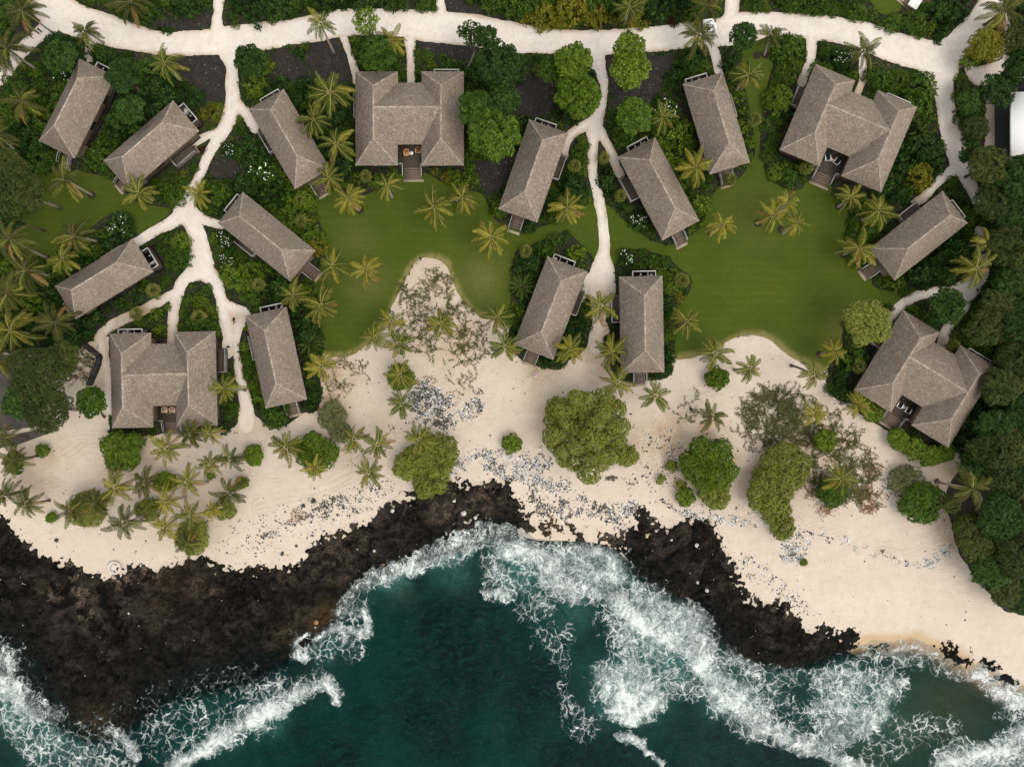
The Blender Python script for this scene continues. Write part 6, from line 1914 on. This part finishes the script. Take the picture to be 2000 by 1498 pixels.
HEDGY = [(460,270,36),(1640,130,60),(1540,140,60),(1530,300,60),(355,330,60),(620,720,40),(450,800,30),(790,110,60),(815,120,30),(1700,60,120),(1560,30,120),(1860,150,60),(1140,290,40),(1090,420,60),(480,720,24),(1300,640,40),(320,500,60),(390,600,60),(1700,440,60),(1280,460,60),(1300,520,60),(1860,240,40)]
SPOT = []
def near_any(lst, px, py, f=1.0):
    return any((px - x) ** 2 + (py - y) ** 2 < (r * f) ** 2 for x, y, r in lst)
occ = []
counts = {}
def occupied(px, py, r):
    for (x, y, q) in occ:
        if (px - x) ** 2 + (py - y) ** 2 < (q + r) ** 2: return True
    return False
# big plants already shade their own ground
tree_occ = [(x, y, r) for x, y, r, *_ in TREES] + [(x, y, r * .85) for x, y, r in FOREST]
n_shrub = 0
rs = random.Random(11)
JOIN = []
for (rad, tries, dmin) in ((29, 2600, 21), (20, 4200, 14), (13.5, 6500, 8), (9, 6500, 3.5)):
    for _ in range(tries):
        px = rs.uniform(-12, 2012); py = rs.uniform(-10, 905)
        if grid_at(bed_open, px, py) < dmin: continue
        if occupied(px, py, rad * .60): continue
        if any((px - x) ** 2 + (py - y) ** 2 < (r * .62) ** 2 for x, y, r in tree_occ): continue
        r = rad * rs.uniform(.85, 1.15)
        flower = False
        if near_any(FLOWERY, px, py): kind = rs.choice(("dark", "broad", "mid")); flower = True
        elif near_any(REDS, px, py): kind = "red"
        elif near_any(YELL, px, py): kind = rs.choice(("yellow", "yellow", "bright"))
        elif near_any(HEDGY, px, py): kind = rs.choice(("hedge", "hedged", "hedged", "mid"))
        else:
            v = float(fbm(np.array([px / 90]), np.array([py / 90]), 31, 3)[0]) + rs.uniform(-.25, .25)
            east = px > 1480 or py < 60
            v += .30 * (grid_at(sd_lawn, px, py) < 26) + .12 * (grid_at(sd_path, px, py) < 22)
            kind = "dark" if v < -.12 else ("broad" if v < .05 else ("mid" if v < .22 or east else "bright"))
            if py < 330 and px < 330 and kind == "bright": kind = "mid"
        limit = counts.get(kind, 0)
        counts[kind] = limit + 1
        j = rs.randrange(3)
        hgt = r * S * rs.uniform(.75, 1.1)
        x, y, _ = W(px, py, hgt * .5)
        z = float(terrain(np.array([px]), np.array([py]))[0]) - .03
        s_ = r * S / .98
        if n_shrub >= 296:
            JOIN.append((kind, j, x, y, z, rs.random() * 6.28, s_, hgt / .75)); occ.append((px, py, r * .60)); continue
        o = bpy.data.objects.new("shrub", SH[kind][j][0])
        COL.objects.link(o)
        o.location = (x, y, z); o.rotation_euler = (0, 0, rs.random() * 6.28)
        s_ = r * S / .98
        o.scale = (s_, s_ * rs.uniform(.88, 1.12), hgt / .75)
        wh = where_is(px, py)
        dsc = DESC["flower" if flower else kind]
        if flower:
            link(bpy.data.objects.new("flowers", FLOW[kind][j]), o)['kind'] = 'stuff'
        tag(o, "%s %s" % (dsc, wh), "shrub", "%ss %s" % (dsc.replace("bush", "shrub"), wh))
        occ.append((px, py, r * .60)); n_shrub += 1
if JOIN:
    kinds = sorted(set(k[0] for k in JOIN)); VV = []; MI = []
    for kind, j, x, y, z, a, s_, hz in JOIN:
        me = SH[kind][j][0]
        v = np.empty(len(me.vertices) * 3, dtype=np.float32); me.vertices.foreach_get("co", v); v = v.reshape(-1, 4, 3)
        v = v[rng.random(len(v)) < .45]; v = (v[:, :1] + (v - v[:, :1]) * 1.3).reshape(-1, 3)
        c_, q_ = math.cos(a), math.sin(a)
        VV.append(np.stack([(v[:, 0] * c_ - v[:, 1] * q_) * s_ + x, (v[:, 0] * q_ + v[:, 1] * c_) * s_ + y, v[:, 2] * hz + z], 1))
        MI.append(np.full(len(v) // 4, kinds.index(kind)))
    VV = np.concatenate(VV)
    o = link(bpy.data.objects.new("small_shrubs", mesh_from("small_shrubs", VV, np.arange(len(VV)).reshape(-1, 4), [SH[k][0][0].materials[0] for k in kinds], np.concatenate(MI))))
    tag(o, kind='stuff')
print("SHRUBS", n_shrub, len(JOIN), counts)

# low ground cover filling the beds between the shrubs
def scatter_in(F, thr, n_, x0, x1, y0, y1, r_):
    px = r_.uniform(x0, x1, n_); py = r_.uniform(y0, y1, n_)
    ok = grid_at(F, px, py) > thr
    return px[ok], py[ok]
gc = np.random.default_rng(41)
for mat, n_, sz, hi, nm in ((L_dark, 130000, .26, .6, "ground_cover"), (L_bright, 85000, .20, .5, "ground_cover")):
    px, py = scatter_in(bed_open, .4, n_, -80, 2080, -80, 920, gc)
    sel = fbm(px / 60, py / 60, 33 if mat is L_dark else 34, 3) + gc.normal(0, .12, len(px)) > -.2
    px, py = px[sel], py[sel]
    edge_f = np.clip(grid_at(bed_open, px, py) / 9, .35, 1)
    z = terrain(px, py) + gc.uniform(.06, hi, len(px)) * edge_f
    C = np.stack([(px - 1000) * S, (749 - py) * S, z], axis=1)
    Nn = np.stack([gc.normal(0, .4, len(px)), gc.normal(0, .4, len(px)), np.ones(len(px))], axis=1)
    V, F = rosettes(C, Nn, sz * 1.1, 3, gc, .35, .55)
    tag(link(bpy.data.objects.new(nm, mesh_from(nm, V, F, [mat]))), kind='stuff')

# ------------------------------------------------------------------ loose stones
def stones(name, px, py, z, size, mat, r_):
    """little octahedral stones, squashed and turned"""
    n_ = len(px)
    base = np.array([(1, 0, 0), (0, 1, 0), (-1, 0, 0), (0, -1, 0), (0, 0, .75), (.75, .75, .45), (-.75, .7, .4), (-.7, -.75, .45), (.7, -.7, .4)], float)
    faces = np.array([(0, 5, 4), (5, 1, 4), (1, 6, 4), (6, 2, 4), (2, 7, 4), (7, 3, 4), (3, 8, 4), (8, 0, 4)])
    a = r_.uniform(0, 6.28, n_); sx = size * r_.uniform(.7, 1.3, n_); sy = size * r_.uniform(.6, 1.1, n_); sz = size * r_.uniform(.5, 1.0, n_)
    B = base[None] * np.stack([sx, sy, sz], 1)[:, None] * (1 + r_.normal(0, .12, (n_, 9, 1)))
    V = np.empty((n_, 9, 3))
    V[..., 0] = B[..., 0] * np.cos(a)[:, None] - B[..., 1] * np.sin(a)[:, None] + ((px - 1000) * S)[:, None]
    V[..., 1] = B[..., 0] * np.sin(a)[:, None] + B[..., 1] * np.cos(a)[:, None] + ((749 - py) * S)[:, None]
    V[..., 2] = B[..., 2] + z[:, None] - .02
    F = (faces[None] + (np.arange(n_) * 9)[:, None, None]).reshape(-1, 3)
    return link(bpy.data.objects.new(name, mesh_from(name, V.reshape(-1, 3), F, [mat])))
m_white_st, n, l, b = nmat("bleached_coral_stone")
g = n.new("ShaderNodeNewGeometry")
r = ramp(n, [(0, (.22, .20, .185)), (.5, (.42, .405, .39)), (1, (.64, .63, .62))]); l.new(g.outputs["Random Per Island"], r.inputs[0]); l.new(r.outputs[0], b.inputs[0]); b.inputs["Roughness"].default_value = .9
m_dark_st, n, l, b = nmat("dark_lava_stone")
g = n.new("ShaderNodeNewGeometry")
r = ramp(n, [(0, (.016, .014, .013)), (.7, (.048, .042, .038)), (1, (.14, .115, .095))]); l.new(g.outputs["Random Per Island"], r.inputs[0]); l.new(r.outputs[0], b.inputs[0]); b.inputs["Roughness"].default_value = .9
sr = np.random.default_rng(61)
def ground_z(px, py):
    z = terrain(px, py) + .035
    inl = (px > lx[0]) & (px < lx[-1]) & (py > ly[0]) & (py < ly[-1])
    return np.where(inl, np.maximum(z, np.where(inl, lava_top(px, py), -9)), z)
wx_, wy_, dx_, dy_ = [], [], [], []
for dens_, white, poly in STONES:
    P4 = np.array(poly, float); x0, y0 = P4.min(0) - 12; x1, y1 = P4.max(0) + 12
    cnt = int((x1 - x0) * (y1 - y0) * dens_ / 1000 * 46)
    px = sr.uniform(x0, x1, cnt); py = sr.uniform(y0, y1, cnt)
    sd = sd_poly(px, py, smooth_pts(poly, True, 3)) + fbm(px / 14, py / 14, 51, 3) * 11
    ok = sr.random(cnt) < sstep(4, -10, sd) * np.clip(.55 + fbm(px / 9, py / 9, 52, 2) * 1.3, .05, 1)
    px, py = px[ok], py[ok]
    w_ = sr.random(len(px)) < np.clip(white * .80 + fbm(px / 25, py / 25, 53, 2) * .45, 0, 1)
    wx_.append(px[w_]); wy_.append(py[w_]); dx_.append(px[~w_]); dy_.append(py[~w_])
# coral pieces and specks strewn over the black rock
cnt = 4200
px = sr.uniform(-20, 1700, cnt); py = sr.uniform(930, 1330, cnt); n_clean = sum(len(q) for q in wx_)
ok = (sd_poly(px, py, LAVA) < -6) & (sr.random(cnt) < np.clip(.04 + fbm(px / 40, py / 40, 54, 3) * .7, 0, 1)) & (lava_top(px, py) > SEA_Z + .25) & ((px > 640) | (shore_d(px, py) > 95))
wx_.append(px[ok]); wy_.append(py[ok])
wx_, wy_, dx_, dy_ = map(np.concatenate, (wx_, wy_, dx_, dy_))
szw = np.clip(sr.lognormal(math.log(.092), .3, len(wx_)), .045, .19)
szw[n_clean:] *= .62
tag(stones("coral_rubble", wx_, wy_, ground_z(wx_, wy_), szw, m_white_st, sr), kind='stuff')
# dark pebbles: in the rubble, over the beach, along the rock edge
cnt = 9000
px = sr.uniform(-40, 2040, cnt); py = sr.uniform(700, 1260, cnt)
sdl_ = sd_poly(px, py, LAVA)
prob = np.clip(.05 + .12 * (fbm(px / 60, py / 60, 55, 3) > .12), 0, 1) + .8 * np.exp(-np.clip(sdl_, 0, None) / 10) * (sdl_ > 0)
sdb_ = grid_at(sd_beach_w, px, py)
ok = (sdb_ < -4) & (sdl_ > -3) & (sr.random(cnt) < prob) & (shore_d(px, py) > 25)
dx_ = np.concatenate([dx_, px[ok]]); dy_ = np.concatenate([dy_, py[ok]])
szd = np.clip(sr.lognormal(math.log(.092), .32, len(dx_)), .045, .19)
tag(stones("lava_pebbles", dx_, dy_, ground_z(dx_, dy_), szd, m_dark_st, sr), kind='stuff')
# black gravel of the beds
px, py = sr.uniform(-60, 1400, 90000), sr.uniform(-60, 490, 90000)
ok = (grid_at(sd_gravel, px, py) < 2) & (grid_at(bed, px, py) > -1)
px, py = px[ok], py[ok]
m_grav, n, l, b = nmat("black_gravel_stone")
g = n.new("ShaderNodeNewGeometry")
r = ramp(n, [(0, (.004, .004, .004)), (.6, (.011, .0105, .010)), (.95, (.028, .026, .024)), (1, (.10, .09, .085))]); l.new(g.outputs["Random Per Island"], r.inputs[0]); l.new(r.outputs[0], b.inputs[0]); b.inputs["Roughness"].default_value = .85
tag(stones("lava_gravel", px, py, terrain(px, py) + .01, sr.uniform(.07, .17, len(px)), m_grav, sr), kind='stuff')
# a few boulders that read singly on the rock and sand
BOULD = [(768,996,11,'w'),(905,1003,14,'w'),(928,1012,10,'w'),(887,978,9,'w'),(111,1055,10,'d'),(552,1081,10,'d'),(579,1066,7,'d'),(1358,1062,10,'w'),(1381,1153,9,'w'),(1364,1139,8,'w'),(1281,1036,8,'w'),(1350,800,8,'d'),(1186,1020,7,'d'),(1055,875,6,'w'),(613,978,12,'d'),(593,987,9,'d'),(731,1075,7,'w'),(748,1104,7,'o'),(615,1218,12,'o'),(1310,1053,7,'w'),(259,1193,6,'w'),(1830,940,12,'d')]
def boulder(px, py, rp, kind, idx):
    r_ = np.random.default_rng(idx)
    mb = MB(); R = rp * S * .40
    mb.tube([(0, 0, -.2 * R), (0, 0, .25 * R), (.05 * R, 0, .75 * R), (.08 * R, .05 * R, 1.05 * R)], [R * .9, R, R * .75, R * .3], 9)
    V = np.array(mb.v) * (1 + r_.normal(0, .17, (len(mb.v), 1)))
    me = mesh_from("boulder", V, mb.f, [m_white_st if kind == 'w' else (m_dark_st if kind == 'd' else m_orangest)], smooth=False)
    o = link(bpy.data.objects.new("boulder", me))
    x, y, _ = W(px, py, 0)
    o.location = (x, y, float(ground_z(np.array([float(px)]), np.array([float(py)]))[0])); o.rotation_euler = (0, 0, r_.random() * 6)
    return o
m_orangest = simple_mat("ochre_stone", (.26, .15, .06), .9, .2, 5)
for i, (x, y, rp, kd) in enumerate(BOULD):
    o = boulder(x, y, rp, kd, i)
    where = "on the left black rock" if x < 500 and kd != 'd' else ("on the middle black rock shore" if y > 940 and x < 1000 and kd != 'd' else ("on the right black rock" if kd == 'w' and y > 1000 else "lying on the pale sand"))
    cn = {'w': "bleached white", 'd': "dark", 'o': "ochre"}[kd]
    tag(o, "%s boulder %s" % (cn, where), "boulder", "%s boulders %s" % (cn, where))

# ------------------------------------------------------------------ creepers over the sand
cr_ = np.random.default_rng(71)
CC = []; SV = MB()
for dens_, poly in CREEP:
    P4 = np.array(poly, float); x0, y0 = P4.min(0); x1, y1 = P4.max(0)
    area = (x1 - x0) * (y1 - y0)
    for _ in range(int(area / 1000 * 25 * dens_)):
        x, y = cr_.uniform(x0, x1), cr_.uniform(y0, y1)
        if sd_poly(np.array([x]), np.array([y]), poly)[0] > 0: continue
        if fbm(np.array([x / 11]), np.array([y / 11]), 72, 2)[0] < -.10: continue
        a = cr_.uniform(0, 6.28); pts = []
        for k in range(cr_.integers(5, 13)):
            pts.append((x, y)); a += cr_.normal(0, .5)
            x += math.cos(a) * 2.3; y += math.sin(a) * 2.3
        pa = np.array(pts)
        CC.append(pa)
CC = np.concatenate(CC)
CC = np.concatenate([CC, CC])
CC = CC + cr_.normal(0, 1.2, CC.shape)
z = terrain(CC[:, 0], CC[:, 1]) + .06 + cr_.uniform(0, .12, len(CC))
C = np.stack([(CC[:, 0] - 1000) * S, (749 - CC[:, 1]) * S, z], axis=1)
Nn = np.stack([cr_.normal(0, .3, len(C)), cr_.normal(0, .3, len(C)), np.ones(len(C))], axis=1)
L_creep = leaf_mat("creeper_leaf", (.036, .036, .013), (.078, .080, .024), (.15, .148, .050), objvar=.1)
V, F = rosettes(C, Nn, .13, 3, cr_, .3, .65)
tag(link(bpy.data.objects.new("beach_creeper", mesh_from("beach_creeper", V, F, [L_creep]))), kind='stuff')
# russet creeper at the foot of the right patch
ru = []
for x, y, s_, k in ((1605,960,12,160),(1612,995,10,120),(1700,965,14,160),(1695,992,9,110),(1640,935,14,90),(1705,920,14,90),(578,1008,9,60)):
    ru.append(np.stack([cr_.normal(x, s_, k), cr_.normal(y, s_ * .7, k)], 1))
ru = np.concatenate(ru)
C = np.stack([(ru[:, 0] - 1000) * S, (749 - ru[:, 1]) * S, terrain(ru[:, 0], ru[:, 1]) + .05 + cr_.uniform(0, .15, len(ru))], axis=1)
V, F = rosettes(C, np.tile([[0, 0, 1.0]], (len(C), 1)), .15, 4, cr_, .3, .6)
L_rus = leaf_mat("russet_leaf", (.09, .035, .016), (.19, .075, .03), (.30, .14, .07), objvar=.1)
tag(link(bpy.data.objects.new("russet_creeper", mesh_from("russet_creeper", V, F, [L_rus]))), kind='stuff')

# ------------------------------------------------------------------ two people on the sand
def person(px, py, rz, top, legs, hair, skin, label, step):
    x, y, _ = W(px, py, 1.0)
    root = empty("person", (x, y, float(terrain(np.array([px]), np.array([py]))[0]) + .04), rz)
    def skinned(name, verts, edges, radii, mat):
        me = bpy.data.meshes.new(name); me.from_pydata(verts, edges, [])
        o = link(bpy.data.objects.new(name, me), root)
        sk = o.modifiers.new("skin", 'SKIN')
        for i, r_ in enumerate(radii): me.skin_vertices[0].data[i].radius = (r_, r_ * .8)
        me.skin_vertices[0].data[0].use_root = True
        ss = o.modifiers.new("sub", 'SUBSURF'); ss.levels = 1; ss.render_levels = 1
        me.materials.append(mat)
        return o
    s_ = step
    # body: pelvis, chest, neck, head, arms, legs in one skin
    vb = [(0, 0, .95), (0, .02, 1.2), (0, .02, 1.40), (0, .02, 1.50), (0, .05, 1.62), (0, .05, 1.72),
          (-.19, .02, 1.38), (-.27, .05, 1.12), (-.24, .22, .95), (-.23, .28, .89), (.19, .02, 1.38), (.27, -.02, 1.12), (.25, .12, .92), (.25, .17, .85),
          (-.10, 0, .88), (-.11, .14 * s_, .50), (-.11, .10 * s_, .09), (-.11, .10 * s_ + .14, .04), (.10, 0, .88), (.11, -.05 * s_, .48), (.11, -.26 * s_, .09), (.11, -.26 * s_ + .14, .04)]
    eb = [(0, 1), (1, 2), (2, 3), (3, 4), (4, 5), (2, 6), (6, 7), (7, 8), (8, 9), (2, 10), (10, 11), (11, 12), (12, 13), (0, 14), (14, 15), (15, 16), (16, 17), (0, 18), (18, 19), (19, 20), (20, 21)]
    rb = [.15, .14, .14, .055, .10, .075, .06, .045, .036, .04, .06, .045, .036, .04, .085, .058, .042, .04, .085, .058, .042, .04]
    skinned("body", vb, eb, rb, skin)
    skinned("shirt", [(0, 0, 1.0), (0, .02, 1.22), (0, .02, 1.42), (-.19, .02, 1.39), (-.26, .045, 1.18), (.19, .02, 1.39), (.26, -.01, 1.18)], [(0, 1), (1, 2), (2, 3), (3, 4), (2, 5), (5, 6)], [.185, .165, .155, .09, .075, .09, .075], top)
    skinned("trousers", [(0, 0, .95), (-.10, 0, .86), (-.11, .14 * s_, .50), (-.11, .11 * s_, .2), (.10, 0, .86), (.11, -.05 * s_, .48), (.11, -.22 * s_, .2)], [(0, 1), (1, 2), (2, 3), (0, 4), (4, 5), (5, 6)], [.17, .115, .085, .07, .115, .085, .07], legs)
    mb = MB(); mb.tube([(0, .015, 1.58), (0, .01, 1.68), (0, .03, 1.77), (0, .045, 1.80)], [.095, .125, .095, .03], 10)
    part("hair", mb.mesh("hair", hair), root)
    tag(root, label, "person")
m_skin = simple_mat("skin", (.42, .26, .18), .6, .05)
m_hair = simple_mat("dark_hair", (.012, .009, .007), .6, .2)
m_cream = simple_mat("cream_cloth", (.80, .66, .46), .85, .08)
m_whitec = simple_mat("white_cloth", (.78, .76, .74), .85, .05)
person(1044.5, 733, math.radians(140), m_whitec, m_whitec, m_hair, m_skin, "person in white clothes walking on the sand below the leaning beach bungalow", 1.3)
person(1052, 725, math.radians(120), m_cream, m_cream, m_hair, m_skin, "person in cream clothes on the sand, nearer the leaning beach bungalow", .8)
print("OBJECTS", len(bpy.data.objects))
